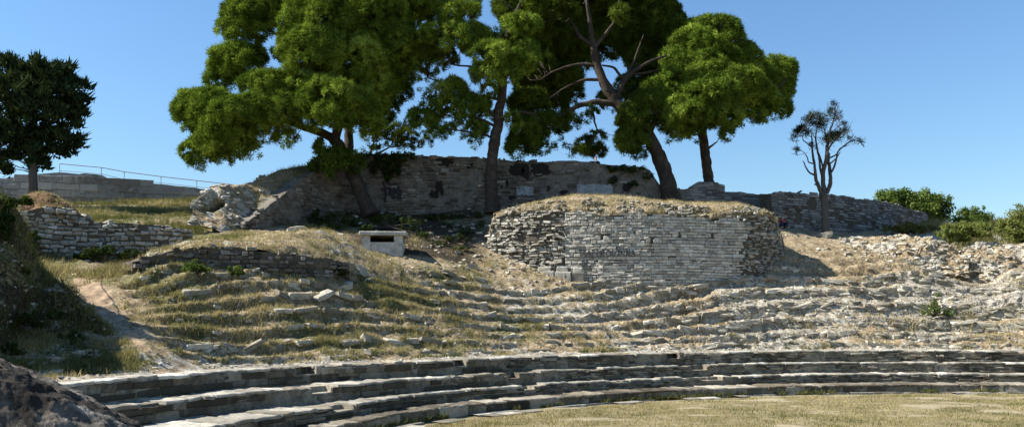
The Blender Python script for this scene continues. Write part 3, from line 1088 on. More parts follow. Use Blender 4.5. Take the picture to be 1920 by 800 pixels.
# grassy top
SIL = [(899, 505), (915, 440), (935, 396), (960, 388), (1000, 380), (1035, 371), (1070, 367), (1100, 366), (1150, 368), (1200, 371), (1240, 376), (1300, 379), (1380, 381), (1430, 384), (1446, 390), (1460, 410), (1473, 448)]
nu_ = 120
us = np.linspace(0.1, W.L - 0.1, nu_)
pxu = W.px(us)
base = W.zt(us)
sy = np.interp(pxu, *zip(*SIL))
fronty = W.w(us, 0 * us, base)[:, 1]
silz = np.array([P(a, b, d)[2] for a, b, d in zip(pxu, sy, fronty + 2.2)])
silz = np.maximum(silz, base + 0.02)
rows = [W.w(us, 0 * us - 0.02, base - 0.25), W.w(us, 0 * us - 0.10, base - 0.02), W.w(us, 0 * us - 0.55, base + (silz - base) * 0.40), W.w(us, 0 * us - 1.3, base + (silz - base) * 0.85),
        W.w(us, 0 * us - 2.4, silz), W.w(us, 0 * us - 4.2, silz * 0.5 + 0.5 * np.maximum(silz - 0.5, 0)), W.w(us, 0 * us - 6.0, np.minimum(silz - 0.5, 9.2)), W.w(us, 0 * us - 6.4, np.minimum(silz, 8.0))]
S = loft(np.array(rows), 240, 90, 0.10, 1.1, 12, world=True)
mb = MB()
add_loft(mb, S, gtint(S, 0.16, 0.24, 0.4, 0.3, 14, 0.9))
SURF['blocktop'] = S[8:60]
mb.build('grassy_top', M['ground'], root, smooth=True)
mb = MB()
n = 380
uu = rng.uniform(0.2, W.L - 0.2, n)
pp = W.w(uu, -rng.uniform(0.0, 0.9, n), W.zt(uu))
fr_ = rng.uniform(0, 1, n)
pp[:, 2] = W.zt(uu) + fr_ * 0.3
ok = (fbm(np.stack([uu, uu * 0], -1), 0.5, 3, 3) > -0.15) | (W.px(uu) > 1290) | (W.px(uu) < 1060)
pp = W.w(uu, -0.05 - fr_ * 0.65, W.zt(uu) - 0.02 + fr_ * np.interp(uu, us, (silz - base)) * 0.62)
rocks(mb, pp[ok], rng.uniform(0.09, 0.30, ok.sum()), 0.42, long=1.5, tint=np.stack([np.clip(rng.normal(0.35, 0.2, ok.sum()), 0, 1), rng.random(ok.sum()), rng.random(ok.sum())], -1))
mb.build('loose_rubble', M['rubble'], root)


# scratched marking: strokes on the stone face
def strokes(name, wall, lines, D, width, mat, parent, off=0.03):
    mb = MB()
    for ln in lines:
        pts = []
        for (a, b) in ln:
            u = wall.u_at(a)
            y = wall.w(np.array([u]), np.array([0.0]), np.array([0.0]))[0][1]
            pts.append((u, P(a, b, y)[2]))
        pts = np.array(pts)
        # densify
        t = np.linspace(0, len(pts) - 1, 6 * (len(pts) - 1) + 1)
        q = np.stack([np.interp(t, np.arange(len(pts)), pts[:, i]) for i in (0, 1)], -1)
        q += rng.normal(0, width * 0.12, q.shape)
        tg = np.gradient(q, axis=0)
        tg /= np.linalg.norm(tg, axis=1)[:, None] + 1e-9
        nr = np.stack([-tg[:, 1], tg[:, 0]], -1) * width / 2
        wv = (0.7 + 0.6 * rng.random(len(q)))[:, None]
        a, b = q + nr * wv, q - nr * wv
        mk = lambda c, d: wall.w(c[:, 0], np.full(len(c), d), c[:, 1])
        Vv = np.stack([mk(a, off), mk(b, off), mk(b, off - 0.06), mk(a, off - 0.06)], 1)
        mb.add(Vv.reshape(-1, 3), np.concatenate([grid_faces(len(q), 4), [(0, 1, 2, 3)]]))
    return mb.build(name, mat, parent)


LET = []
y0, y1 = 468, 480
# worn capitals, first line
LET += [[(1088, y1), (1090, y0), (1094, y1 - 3), (1098, y0), (1099, y1)], [(1101, y1), (1105, y0), (1108, y1)], [(1102, 476), (1107, 476)], [(1109, y0), (1116, y0)], [(1112, y0), (1112, y1 + 4)],
        [(1117, y0), (1123, y0)], [(1120, y0), (1120, y1)], [(1126, y0), (1126, y1)], [(1129, y1), (1129, y0), (1134, y0 + 2), (1134, 474), (1129, 475), (1135, y1)], [(1139, y0 + 1), (1143, y0), (1146, 474), (1143, y1), (1138, y1 - 1), (1138, y0 + 2)],
        [(1149, y0), (1149, y1), (1155, y1)], [(1159, y1), (1160, y0), (1165, y0 + 3), (1165, y1 - 3), (1159, y1)], [(1169, y0), (1169, y1)], [(1173, y1), (1173, y0), (1180, y1), (1180, y0)], [(1184, y1), (1187, y0), (1191, y1)], [(1185, 476), (1190, 476)], [(1204, y0), (1200, 475), (1198, y1)]]
LET += [[(1092, 487), (1092, 500)], [(1096, 501), (1096, 488), (1101, 500), (1101, 487)]]
strokes('graffiti', W, LET, 45.5, 0.036, M['greypaint'], root, 0.052)


# ------------------------------------------------------------------ other walls
def masonry_wall(name, st, label, cat, mat_face, mat_core, hs, ws, thick, dj, gap, rag, wav, miss=0.0, tiltsd=0.0, bev=0.02, jit=0.012, group=None, facing='stone_facing', seed=1, skip=None, missn=0.45, sink=0.6, inset=0.07, irr=0.1):
    w = PxWall(st)
    r = empty(name, w.w(np.array([w.L / 2]), np.array([-thick / 2]), np.array([float(w.zb(w.L / 2))]))[0], label, cat, group)
    m = MB()
    wall_body(m, w, w.zb, lambda u: w.zt(u) - 0.03, thick, inset=inset, noise=0.035, sink=sink, seed=seed, nz=20)
    m.build('core', mat_core, r)
    m = MB()
    R = lay_courses(w, 0.02, w.L - 0.02, w.zb, w.zt, hs, ws, dj, gap, skip, rag=rag, wav=wav, tiltsd=tiltsd, seed=seed, irr=irr)
    if miss > 0:
        k = fbm(np.stack([R[:, 0], R[:, 2] * 1.3, np.full(len(R), seed * 2.3)], -1), 0.45, 4, seed + 60)
        R = R[(k < missn) | (rng.random(len(R)) > miss)]
    stone_boxes(m, w, R[:, 0], R[:, 1], R[:, 2], R[:, 3], R[:, 4], back=0.16, bev=bev, jit=jit, tilt=R[:, 5] if tiltsd else None)
    # loose stones along the broken top
    n = int(w.L * 2.2)
    uu = rng.uniform(0.1, w.L - 0.1, n)
    pp = w.w(uu, -rng.uniform(0.05, min(thick, 0.7), n), w.zt(uu) + 0.0)
    if rag > 0.05: rocks(m, pp, rng.uniform(0.12, 0.34, n), 0.55, long=1.5)
    m.build(facing, mat_face, r)
    return w, r


BW_ST = [(448, 436, 426, 43.6), (480, 438, 404, 45), (520, 436, 372, 47), (560, 432, 338, 49), (600, 428, 314, 50.5), (640, 422, 297, 51.7), (680, 414, 291, 52.5), (740, 406, 289, 53), (790, 404, 290, 53.3), (830, 403, 293, 53.4), (880, 402, 294, 53.5),
         (930, 400, 297, 53.5), (980, 399, 301, 53.5), (1040, 398, 303, 53.5), (1047, 398, 299, 53.5), (1115, 397, 302, 53.5), (1128, 397, 308, 53.5), (1200, 397, 310, 53.6), (1222, 397, 318, 53.8), (1232, 395, 336, 54), (1243, 394, 352, 54.2), (1270, 392, 352, 54.5), (1287, 390, 354, 54.6)]
dark_px = [(970, 318, 20, 14), (1012, 318, 22, 12), (833, 304, 14, 10), (985, 322, 10, 14), (823, 350, 8, 16), (812, 365, 8, 8), (880, 312, 7, 5), (951, 343, 3, 7), (940, 350, 4, 4), (1035, 352, 3, 6), (1050, 360, 8, 5), (960, 370, 8, 6), (1180, 350, 10, 8), (1150, 335, 8, 6)]


class _Tmp: pass


_bw = PxWall(BW_ST)
DK = []
for a, b, rx, ry in dark_px:
    u = _bw.u_at(a)
    DK.append((u, float(P(a, b, 53.5)[2]), rx * 53.5 / F, ry * 53.5 / F))


def bw_skip(m, z):
    return any(((m - u) / a) ** 2 + ((z - h) / b) ** 2 < 1 for u, h, a, b in DK)


BW, bwroot = masonry_wall('back_wall', BW_ST, 'long shaded high wall of brown masonry behind the pine trunks', 'wall', M['backwall'], M['backwall'], (0.12, 0.24), (0.16, 0.55), 1.1, 0.024, 0.016, 0.10, 0.2, miss=0.8, bev=0.025, seed=11, irr=0.3, jit=0.016, skip=bw_skip, missn=0.12)
mb = MB()
for u, h, a, b in DK:
    t = np.linspace(0, 2 * PI, 29)[:-1]
    rr_ = 1 + 0.40 * fbm(np.stack([np.cos(t) * 1.6 + u, np.sin(t) * 1.6 + h], -1), 1.0, 4, 19)
    ring = BW.w(u + a * 0.92 * rr_ * np.cos(t), np.full(28, -0.02), h + b * 0.92 * rr_ * np.sin(t))
    inner = BW.w(u + a * 0.7 * rr_ * np.cos(t), np.full(28, -0.05), h + b * 0.7 * rr_ * np.sin(t))
    cen = BW.w(np.array([u]), np.array([-0.035]), np.array([h]))
    Vv = np.concatenate([ring, inner, cen])
    Qs = [(i, (i + 1) % 28, 28 + (i + 1) % 28, 28 + i) for i in range(28)]
    mb.add(Vv, Qs, [(28 + i, 28 + (i + 1) % 28, 28) for i in range(28)])
mb.build('cavity_shade_discs', M['hole'], bwroot)  # black discs paint the darkness inside the wall cavities
# pale plaster patches
mb = MB()
for (a0, a1, b0, b1) in ((1082, 1146, 346, 364), (968, 1000, 350, 366)):
    u0, u1 = BW.u_at(a0), BW.u_at(a1)
    z1_, z0_ = P(a0, b0, 53.5)[2], P(a0, b1, 53.5)[2]
    gu = np.linspace(u0, u1, 14)
    top = z1_ + rng.normal(0, 0.06, 14)
    bot = z0_ + rng.normal(0, 0.05, 14)
    Vv = np.stack([BW.w(gu, np.full(14, -0.03), bot), BW.w(gu, np.full(14, 0.035), bot), BW.w(gu, np.full(14, 0.035), top), BW.w(gu, np.full(14, -0.03), top)], 1)
    mb.add(Vv.reshape(-1, 3), grid_faces(14, 4))
mb.build('plaster_patch', M['plaster'], bwroot)
SCR = [[(717, 341), (722, 356)], [(714, 355), (732, 352)], [(722, 356), (722, 378)], [(724, 340), (731, 346), (744, 344)], [(732, 352), (728, 366)], [(735, 354), (731, 366), (737, 368)], [(737, 352), (739, 366)], [(741, 352), (743, 364)], [(745, 349), (749, 358), (747, 376)], [(752, 355), (749, 374)], [(746, 362), (753, 375)], [(736, 372), (744, 369)], [(728, 360), (746, 356)]]
strokes('graffiti', BW, SCR, 53, 0.13, M['paint'], bwroot, 0.05)

masonry_wall('wall_stub', [(1284, 388, 356, 54.9), (1298, 386, 346, 54.9), (1312, 384, 339, 54.9), (1340, 384, 341, 55.0), (1361, 386, 345, 55.2)], 'short broken wall piece with slanting top below the right pine trunk', 'wall', M['greywall'], M['greywall'], (0.12, 0.2), (0.25, 0.7), 1.0, 0.012, 0.012, 0.05, 0.05, seed=21)
masonry_wall('low_wall', [(1358, 392, 357, 57), (1400, 392, 360, 57.3), (1405, 392, 363, 57.4), (1450, 394, 365, 58)], 'low grey wall between the slanting wall stub and the long right wall', 'wall', M['greywall'], M['greywall'], (0.13, 0.22), (0.25, 0.7), 0.9, 0.012, 0.012, 0.05, 0.05, seed=22)
RW_ST = [(1449, 428, 360, 55), (1500, 430, 361, 56.2), (1560, 436, 364, 57.8), (1600, 440, 369, 58.9), (1610, 440, 372, 59.2), (1650, 442, 376, 60.6), (1690, 442, 384, 62.4), (1700, 440, 388, 62.8), (1743, 438, 399, 65)]
rwd = [(1527, 376), (1497, 405), (1525, 385), (1557, 380), (1565, 398), (1520, 412), (1595, 420), (1655, 395), (1620, 410), (1690, 412), (1705, 403), (1575, 410), (1640, 425), (1478, 395)]
_rw = PxWall(RW_ST)
RH = [(_rw.u_at(a), float(P(a, b, np.interp(a, [s[0] for s in RW_ST], [s[3] for s in RW_ST]))[2])) for a, b in rwd]
masonry_wall('long_wall', RW_ST, 'long shaded grey wall with pocked holes running back behind the bare cypress', 'wall', M['greywall'], M['mortar'], (0.13, 0.22), (0.25, 0.75), 1.0, 0.018, 0.014, 0.06, 0.06, miss=0.3, missn=0.55, seed=23, skip=lambda m, z: any(abs(m - a) < 0.28 and abs(z - b) < 0.28 for a, b in RH))
masonry_wall('rubble_wall', [(20, 482, 402, 34.3), (60, 484, 388, 34.9), (100, 484, 386, 35.3), (140, 484, 396, 35.6), (170, 484, 412, 35.8), (200, 484, 418, 36), (250, 484, 419, 36.3), (320, 480, 423, 37), (362, 472, 432, 38)],
             'rough pale rubble wall at left above the dirt path', 'wall', M['rubble'], M['mortar'], (0.14, 0.24), (0.16, 0.40), 1.0, 0.04, 0.020, 0.12, 0.25, miss=0.35, tiltsd=0.06, bev=0.045, jit=0.026, seed=24, missn=0.6, irr=0.2)
GW_ST = [(-60, 382, 336, 53.8), (0, 380, 333, 54.5), (60, 380, 325, 54.8), (105, 380, 320, 55), (190, 380, 327, 55.8), (197, 380, 334, 55.9), (300, 380, 344, 57), (390, 380, 353, 58), (470, 384, 362, 59)]
GW, gwroot = masonry_wall('terrace_wall', GW_ST, 'smooth blue grey terrace wall at far left carrying a thin metal railing', 'wall', M['terrace'], M['terrace'], (0.42, 0.52), (0.7, 1.6), 1.2, 0.006, 0.012, 0.0, 0.0, bev=0.015, jit=0.006, seed=25)

# railing on the terrace wall
rp = [(112, 307, 321, 55), (190, 314, 327, 55.8), (233, 322, 338, 56.2), (302, 331, 344, 57), (369, 338.5, 351, 57.8), (445, 347, 359, 58.7)]
mb = MB()
r0 = P(*[rp[2][i] for i in (0, 2, 3)])
rail = empty('railing', r0, 'thin grey metal handrail along the top of the terrace wall', 'railing')
tops = np.array([P(a, b, d + 0.6) for a, b, c, d in rp])
bots = np.array([P(a, c + 3, d + 0.6) for a, b, c, d in rp])
tube(mb, tops, [0.028] * len(rp), 6)
mb.build('top_rail', M['metal'], rail)
mb = MB()
tube(mb, tops * 0.25 + bots * 0.75, [0.018] * len(rp), 6)
mb.build('lower_rail', M['metal'], rail)
for a, b in zip(tops, bots):
    mb = MB()
    tube(mb, [b - np.array([0, 0, 0.15]), a], [0.025, 0.025], 6)
    mb.build('post', M['metal'], rail)

# low ruined wall with mound
LW_ST = [(250, 500, 492, 31.2), (290, 503, 478, 31.8), (330, 506, 466, 32.1), (380, 510, 459, 32.6), (430, 514, 461, 33), (490, 517, 470, 33.5), (560, 519, 478, 34.3), (620, 518, 483, 35.2), (655, 514, 492, 36)]
LW, lwroot = masonry_wall('low_ruined_wall', LW_ST, 'low dark ruined wall with a dry grassy mound heaped on it, left of the concrete hut', 'ruin', M['backwall'], M['mortar'], (0.11, 0.19), (0.12, 0.34), 0.9, 0.045, 0.02, 0.16, 0.3, miss=0.5, missn=0.4, seed=31, tiltsd=0.06, jit=0.022, irr=0.2)
S = loft([[(225, 505, 31), (290, 492, 31.9), (380, 468, 32.7), (450, 468, 33.3), (520, 480, 34), (590, 496, 35), (650, 522, 36), (700, 534, 37.3), (752, 536, 38.6)],
          [(232, 500, 31.5), (295, 480, 32.2), (385, 458, 33.1), (450, 458, 33.8), (520, 463, 34.7), (590, 470, 35.8), (650, 486, 37), (705, 502, 38.4), (752, 510, 39.5)],
          [(240, 496, 32.3), (300, 470, 33), (390, 452, 34), (455, 452, 35.2), (525, 448, 36.3), (590, 450, 37.4), (645, 466, 38.5), (700, 488, 39.5), (750, 505, 40.2)],
          [(255, 492, 33), (310, 463, 34), (390, 449, 35.2), (460, 448, 36.6), (530, 439, 38.2), (595, 433, 39.2), (642, 450, 40), (690, 474, 40.7), (745, 500, 41)],
          [(260, 494, 34), (315, 468, 35.5), (392, 454, 37), (460, 452, 38.8), (530, 446, 40.2), (598, 441, 41), (646, 458, 41.4), (692, 480, 41.7), (746, 504, 41.8)],
          [(262, 510, 35), (318, 500, 36.5), (394, 500, 38), (460, 490, 40), (530, 480, 41.2), (600, 480, 41.8), (648, 490, 42), (694, 500, 42.2), (748, 512, 42.3)]], 190, 110, 0.16, 0.9, 41)
mb = MB()
add_loft(mb, S, gtint(S, 0.34, 0.24, 0.4, 0.4, 43, 0.8))
SURF['mound'] = S
mb.build('grassy_mound', M['ground'], lwroot, smooth=True)

# rubble spur at the left end of the back wall
S = loft([[(352, 418, 41.2), (385, 424, 41.8), (415, 434, 42), (443, 442, 42.8), (475, 450, 45.6), (515, 440, 47.6), (556, 430, 49.6), (592, 420, 51)],
          [(360, 400, 42.4), (390, 402, 43.4), (414, 404, 43.6), (442, 420, 43.8), (476, 409, 45.5), (516, 379, 47.5), (556, 343, 49.5), (592, 322, 50.8)],
          [(364, 385, 43.4), (392, 380, 44.6), (414, 382, 44.6), (440, 398, 44.8), (476, 398, 45.9), (516, 368, 47.9), (556, 336, 49.9), (592, 317, 51.2)],
          [(372, 370, 44.2), (394, 358, 44.9), (416, 354, 45.2), (440, 368, 45.6), (476, 378, 46.7), (516, 350, 48.6), (556, 327, 50.4), (592, 313, 51.7)],
          [(380, 362, 44.8), (398, 350, 45.6), (420, 346, 46), (444, 346, 46.8), (476, 340, 48.5), (516, 326, 50), (556, 316, 51.2), (592, 307, 52.3)],
          [(384, 376, 47), (402, 366, 48), (424, 364, 49), (446, 362, 50), (476, 352, 51), (514, 342, 52), (554, 330, 53), (590, 318, 54)],
          [(384, 420, 48), (402, 420, 49), (424, 420, 50), (446, 410, 51), (476, 400, 52), (514, 390, 53), (554, 380, 54), (590, 360, 55)]], 150, 130, 0.15, 1.0, 51, hard=0.12)
# hollow on the left flank
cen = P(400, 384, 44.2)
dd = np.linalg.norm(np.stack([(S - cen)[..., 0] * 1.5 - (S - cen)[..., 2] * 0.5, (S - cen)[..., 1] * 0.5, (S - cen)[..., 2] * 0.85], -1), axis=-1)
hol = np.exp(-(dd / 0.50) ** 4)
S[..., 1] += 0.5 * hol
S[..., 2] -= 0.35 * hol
mb = MB()
spx = 960 + F * S[..., 0] / S[..., 1]
tn = gtint(S, 0.34, 0.30, 0.45, 0.35, 53, 0.9)
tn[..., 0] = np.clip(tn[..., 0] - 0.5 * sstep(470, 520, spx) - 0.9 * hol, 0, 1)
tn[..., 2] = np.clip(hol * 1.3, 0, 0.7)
tn[..., 1] = np.clip(tn[..., 1] + 0.25 * sstep(490, 540, spx), 0, 1)
add_loft(mb, S, tn)
SURF['spur'] = S
spur = tag(mb.build('rubble_spur', M['ground'], smooth=False, loc=P(440, 430, 44)), 'pale crumbling rubble spur with a hollow, sloping up left of the big pine', 'ruin')
mb = MB()
f = S.reshape(-1, 3)
sel = rng.choice(len(f), 240)
sel = sel[(spx.reshape(-1)[sel] < 500) & (hol.reshape(-1)[sel] < 0.2)]
rocks(mb, f[sel], rng.uniform(0.12, 0.42, len(sel)), 0.5, long=1.5)
mb.build('loose_stones', M['rubble'], spur)

# brown earth heap on top of the rubble wall
S = loft([[(40, 410, 35), (70, 402, 35.1), (100, 402, 35.2), (130, 408, 35.4), (165, 424, 35.8)],
          [(40, 392, 35.4), (68, 384, 35.6), (98, 384, 35.7), (128, 394, 35.9), (160, 415, 36.2)],
          [(42, 376, 36), (66, 366, 36.2), (94, 367, 36.4), (124, 382, 36.6), (154, 407, 36.8)],
          [(44, 378, 37.4), (66, 368, 37.6), (94, 370, 37.8), (122, 385, 38), (150, 408, 38)],
          [(44, 420, 39), (66, 420, 39), (94, 420, 39), (122, 425, 39), (150, 430, 39)]], 70, 60, 0.14, 1.3, 55)
mb = MB()
t_ = gtint(S, 0.05, 0.15, 0.15, 0.3, 57, 0.9)
add_loft(mb, S, t_)
M['brown'] = plain_mat('rusty_dry_brush_soil', (0.13, 0.07, 0.035), 0.95, 0.3, 4, bump=0.8)
SURF['heap'] = S
tag(mb.build('earth_heap', M['brown'], smooth=True, loc=P(90, 405, 36)), 'rusty brown earth heap on the left end of the rubble wall', 'earth heap')

# rock outcrops at right
def outcrop(rows, label, seed, loc):
    S = loft(rows, 130, 80, 0.28, 1.1, seed, hard=0.45)
    mb = MB()
    add_loft(mb, S, gtint(S, 0.48, 0.22, 0.5, 0.35, seed + 2, 0.9))
    o = tag(mb.build('rock_outcrop', M['ground'], loc=loc), label, 'rock outcrop', 'rubble outcrops at the right')
    mb = MB()
    f = S.reshape(-1, 3)
    sel = rng.choice(len(f), 330)
    rocks(mb, f[sel], rng.uniform(0.08, 0.4, len(sel)), 0.45, long=1.7)
    mb.build('loose_stones', M['rock'], o)
    return S


SURF['oc1'] = outcrop([[(1545, 515, 48), (1600, 513, 48), (1660, 515, 47.8), (1720, 518, 47.6), (1770, 521, 47.4), (1815, 522, 47.5)],
         [(1550, 478, 49.5), (1605, 474, 49.5), (1662, 476, 49), (1722, 474, 48.6), (1772, 482, 48.4), (1812, 492, 48.3)],
         [(1560, 460, 51), (1610, 456, 51), (1666, 455, 50.5), (1724, 450, 50), (1768, 462, 49.6), (1806, 482, 49)],
         [(1570, 450, 52.5), (1615, 446, 52.8), (1670, 446, 52.4), (1724, 444, 51.6), (1764, 456, 51), (1800, 478, 50)],
         [(1575, 470, 55), (1620, 470, 55), (1672, 470, 55), (1724, 470, 54), (1764, 480, 53), (1800, 490, 52)]], 'pale grey heap of broken rubble below the long wall, half in shade', 71, P(1690, 500, 49))
SURF['oc2'] = outcrop([[(1790, 524, 48.0), (1830, 526, 47.7), (1870, 526, 47.4), (1920, 526, 47.2), (1990, 528, 47.2)],
         [(1800, 485, 48.9), (1832, 476, 48.8), (1872, 480, 48.4), (1922, 478, 48.2), (1990, 478, 48.0)],
         [(1806, 470, 50.0), (1836, 458, 49.9), (1875, 464, 49.6), (1924, 460, 49.4), (1990, 458, 49.2)],
         [(1812, 468, 51.4), (1840, 458, 51.4), (1878, 462, 51.2), (1926, 456, 51.0), (1990, 454, 50.8)],
         [(1815, 490, 53.4), (1842, 485, 53.4), (1880, 485, 53.4), (1928, 480, 53.4), (1990, 480, 53.4)]], 'low layered rock shelf at the right edge of the view', 75, P(1880, 505, 47.5))
# small rock shelf inside the slope at the right
S = loft([[(1760, 604, 44.8), (1800, 604, 44.6), (1850, 602, 44.3), (1900, 604, 44.1), (1980, 604, 43.9)],
          [(1762, 572, 45.2), (1802, 568, 45.0), (1850, 566, 44.7), (1902, 558, 44.5), (1980, 556, 44.3)],
          [(1764, 564, 45.9), (1804, 560, 45.7), (1850, 558, 45.5), (1902, 548, 45.3), (1980, 546, 45.1)],
          [(1766, 580, 47.7), (1806, 570, 47.7), (1850, 566, 47.7), (1902, 556, 47.7), (1980, 550, 47.7)]], 110, 50, 0.22, 1.2, 79, hard=0.5)
mb = MB()
add_loft(mb, S, gtint(S, 0.75, 0.1, 0.3, 0.2, 81, 0.9))
tag(mb.build('rock_ledge', M['ground'], loc=P(1850, 590, 44.6)), 'grey rock ledge beside a green bush among the right hand tiers', 'rock ledge')

# overgrown bank behind the hut, its soil coloured dark for tree shade, is part of the hillside; concrete hut
HD = 43.0
hc_ = P(716, 484, HD)
hut = empty('concrete_hut', hc_, 'small pale concrete pillbox hut with flat roof and wide slit window', 'hut')
ang = math.radians(3)
hw, hd, hh = 1.02, 1.7, 1.32
def hb(name, pieces, mat):
    m = MB()
    for lo, hi in pieces: box(m, lo, hi, rot=ang, org=hc_)
    return m.build(name, mat, hut)
hb('front_wall', [((-hw, 0, -0.4), (hw, 0.22, 0.82)), ((-hw, 0.001, 0.82), (-hw + 0.40, 0.221, 1.16)), ((hw - 0.42, 0.001, 0.82), (hw, 0.221, 1.16))], M['concrete'])
hb('side_wall', [((hw - 0.2, 0.224, -0.4), (hw - 0.001, hd, 0.80)), ((hw - 0.2, hd - 0.35, 0.80), (hw - 0.002, hd - 0.001, 1.16)), ((hw - 0.2, 0.225, 0.80), (hw - 0.002, 0.30, 1.16))], M['concrete'])
hb('side_wall', [((-hw + 0.001, 0.224, -0.4), (-hw + 0.2, hd, 1.158))], M['concrete'])
hb('rear_wall', [((-hw + 0.203, hd - 0.2, -0.4), (hw - 0.203, hd - 0.002, 1.157))], M['concrete'])
rf = hb('roof_slab', [((-hw - 0.14, -0.16, 1.163), (hw + 0.2, hd + 0.16, 1.36))], M['concrete'])
hb('interior_shade', [((-hw + 0.203, hd - 0.215, -0.4), (hw - 0.203, hd - 0.203, 1.15)), ((-hw + 0.21, 0.23, 0.3), (hw - 0.21, hd - 0.22, 0.32))], M['hole'])  # black panels added so the slit looks dark inside
bv = rf.modifiers.new('bevel', 'BEVEL')
bv.width = 0.03

# foreground rock
S = loft([[(-200, 1100, 3.4), (-60, 1080, 3.5), (60, 1060, 3.6), (160, 1040, 3.7), (250, 1020, 3.8), (330, 1000, 3.9)],
          [(-200, 800, 3.6), (-60, 830, 3.7), (60, 850, 3.8), (160, 870, 3.9), (250, 880, 4.0), (330, 900, 4.1)],
          [(-200, 640, 3.8), (-60, 690, 3.9), (50, 728, 4.05), (140, 768, 4.15), (215, 802, 4.25), (310, 850, 4.35)],
          [(-200, 615, 4.0), (-60, 668, 4.1), (52, 708, 4.25), (145, 750, 4.35), (222, 788, 4.45), (320, 838, 4.5)],
          [(-200, 606, 4.5), (-60, 658, 4.6), (58, 702, 4.75), (155, 745, 4.85), (235, 786, 4.9), (330, 832, 5.0)],
          [(-200, 640, 5.3), (-60, 690, 5.4), (60, 730, 5.5), (160, 770, 5.6), (240, 808, 5.6), (340, 850, 5.6)],
          [(-200, 1000, 5.4), (-60, 1000, 5.5), (60, 1000, 5.6), (160, 1000, 5.7), (240, 1000, 5.7), (340, 1000, 5.7)]], 200, 200, 0.010, 3.2, 83)
S = S + 0.010 * fbm(S, 14, 4, 85)[..., None]
mb = MB()
add_loft(mb, S, np.stack([np.clip(0.5 + 0.5 * fbm(S, 3, 4, 86), 0, 1), np.clip(0.5 + 0.6 * fbm(S, 2, 4, 88), 0, 1), np.full(S.shape[:2], 0.5)], -1))
tag(mb.build('boulder', M['foreground'], smooth=True, loc=P(60, 900, 4.6)), 'dark lichen-spotted sloping rock in the bottom left corner', 'rock')


# ------------------------------------------------------------------ foliage and trees
def unit(n):
    v = rng.normal(0, 1, (n, 3))
    return v / np.linalg.norm(v, axis=1)[:, None]


def needles(mb, C, R, per, ln, wd, up=0.25, tang=0.7, tint=None, droop=0.0, lo=0.25, bias=None):
    """tufts of thin leaves: for each clump centre C with radius R, per leaves"""
    n = len(C)
    if n == 0: return
    Cc = np.repeat(C, per, 0)
    Rr = np.repeat(R, per)
    k = len(Cc)
    rad = unit(k)
    rad[:, 2] += up
    if bias is not None: rad += np.repeat(bias, per, 0) * 1.1
    rad /= np.linalg.norm(rad, axis=1)[:, None]
    base = Cc + rad * (Rr * rng.uniform(lo, 1.0, k) ** 0.8)[:, None]
    d = rad * (1 - tang) + unit(k) * tang
    d[:, 2] += up * 0.6 - droop
    d /= np.linalg.norm(d, axis=1)[:, None]
    s = np.cross(d, rad)
    s /= np.linalg.norm(s, axis=1)[:, None] + 1e-9
    L = ln * rng.uniform(0.6, 1.3, k)[:, None]
    Wd = wd * rng.uniform(0.7, 1.3, k)[:, None]
    a = base - s * Wd * 0.5
    b = base + s * Wd * 0.5
    c = base + d * L
    Vv = np.stack([a, b, c], 1).reshape(-1, 3)
    T = np.arange(k * 3).reshape(k, 3)
    tn = np.repeat(np.clip(rng.normal(0.5, 0.2, n) if tint is None else tint, 0, 1), per)
    tn = np.clip(tn + rng.normal(0, 0.12, k), 0, 1)
    cc = np.stack([tn, rng.random(k), np.full(k, 0.5)], -1)
    mb.add(Vv, None, T, np.repeat(cc, 3, 0))


def leaves(mb, C, R, per, size, up=0.3, tint=None):
    n = len(C)
    if n == 0: return
    Cc = np.repeat(C, per, 0)
    k = len(Cc)
    rad = unit(k)
    pos = Cc + rad * (np.repeat(R, per) * rng.uniform(0.2, 1, k) ** 0.6)[:, None]
    nn = rad * 0.7 + unit(k) * 0.7
    nn[:, 2] += up
    nn /= np.linalg.norm(nn, axis=1)[:, None]
    t = np.cross(nn, unit(k))
    t /= np.linalg.norm(t, axis=1)[:, None] + 1e-9
    b = np.cross(nn, t)
    L = size * rng.uniform(0.6, 1.3, k)[:, None]
    Wd = L * rng.uniform(0.4, 0.7, k)[:, None]
    Vv = np.stack([pos - t * L * 0.5, pos + b * Wd * 0.5, pos + t * L * 0.5, pos - b * Wd * 0.5], 1).reshape(-1, 3)
    tn = np.repeat(np.clip(rng.normal(0.5, 0.2, n) if tint is None else tint, 0, 1), per)
    tn = np.clip(tn + rng.normal(0, 0.12, k), 0, 1)
    mb.add(Vv, np.arange(k * 4).reshape(k, 4), None, np.repeat(np.stack([tn, rng.random(k), np.full(k, 0.5)], -1), 4, 0))


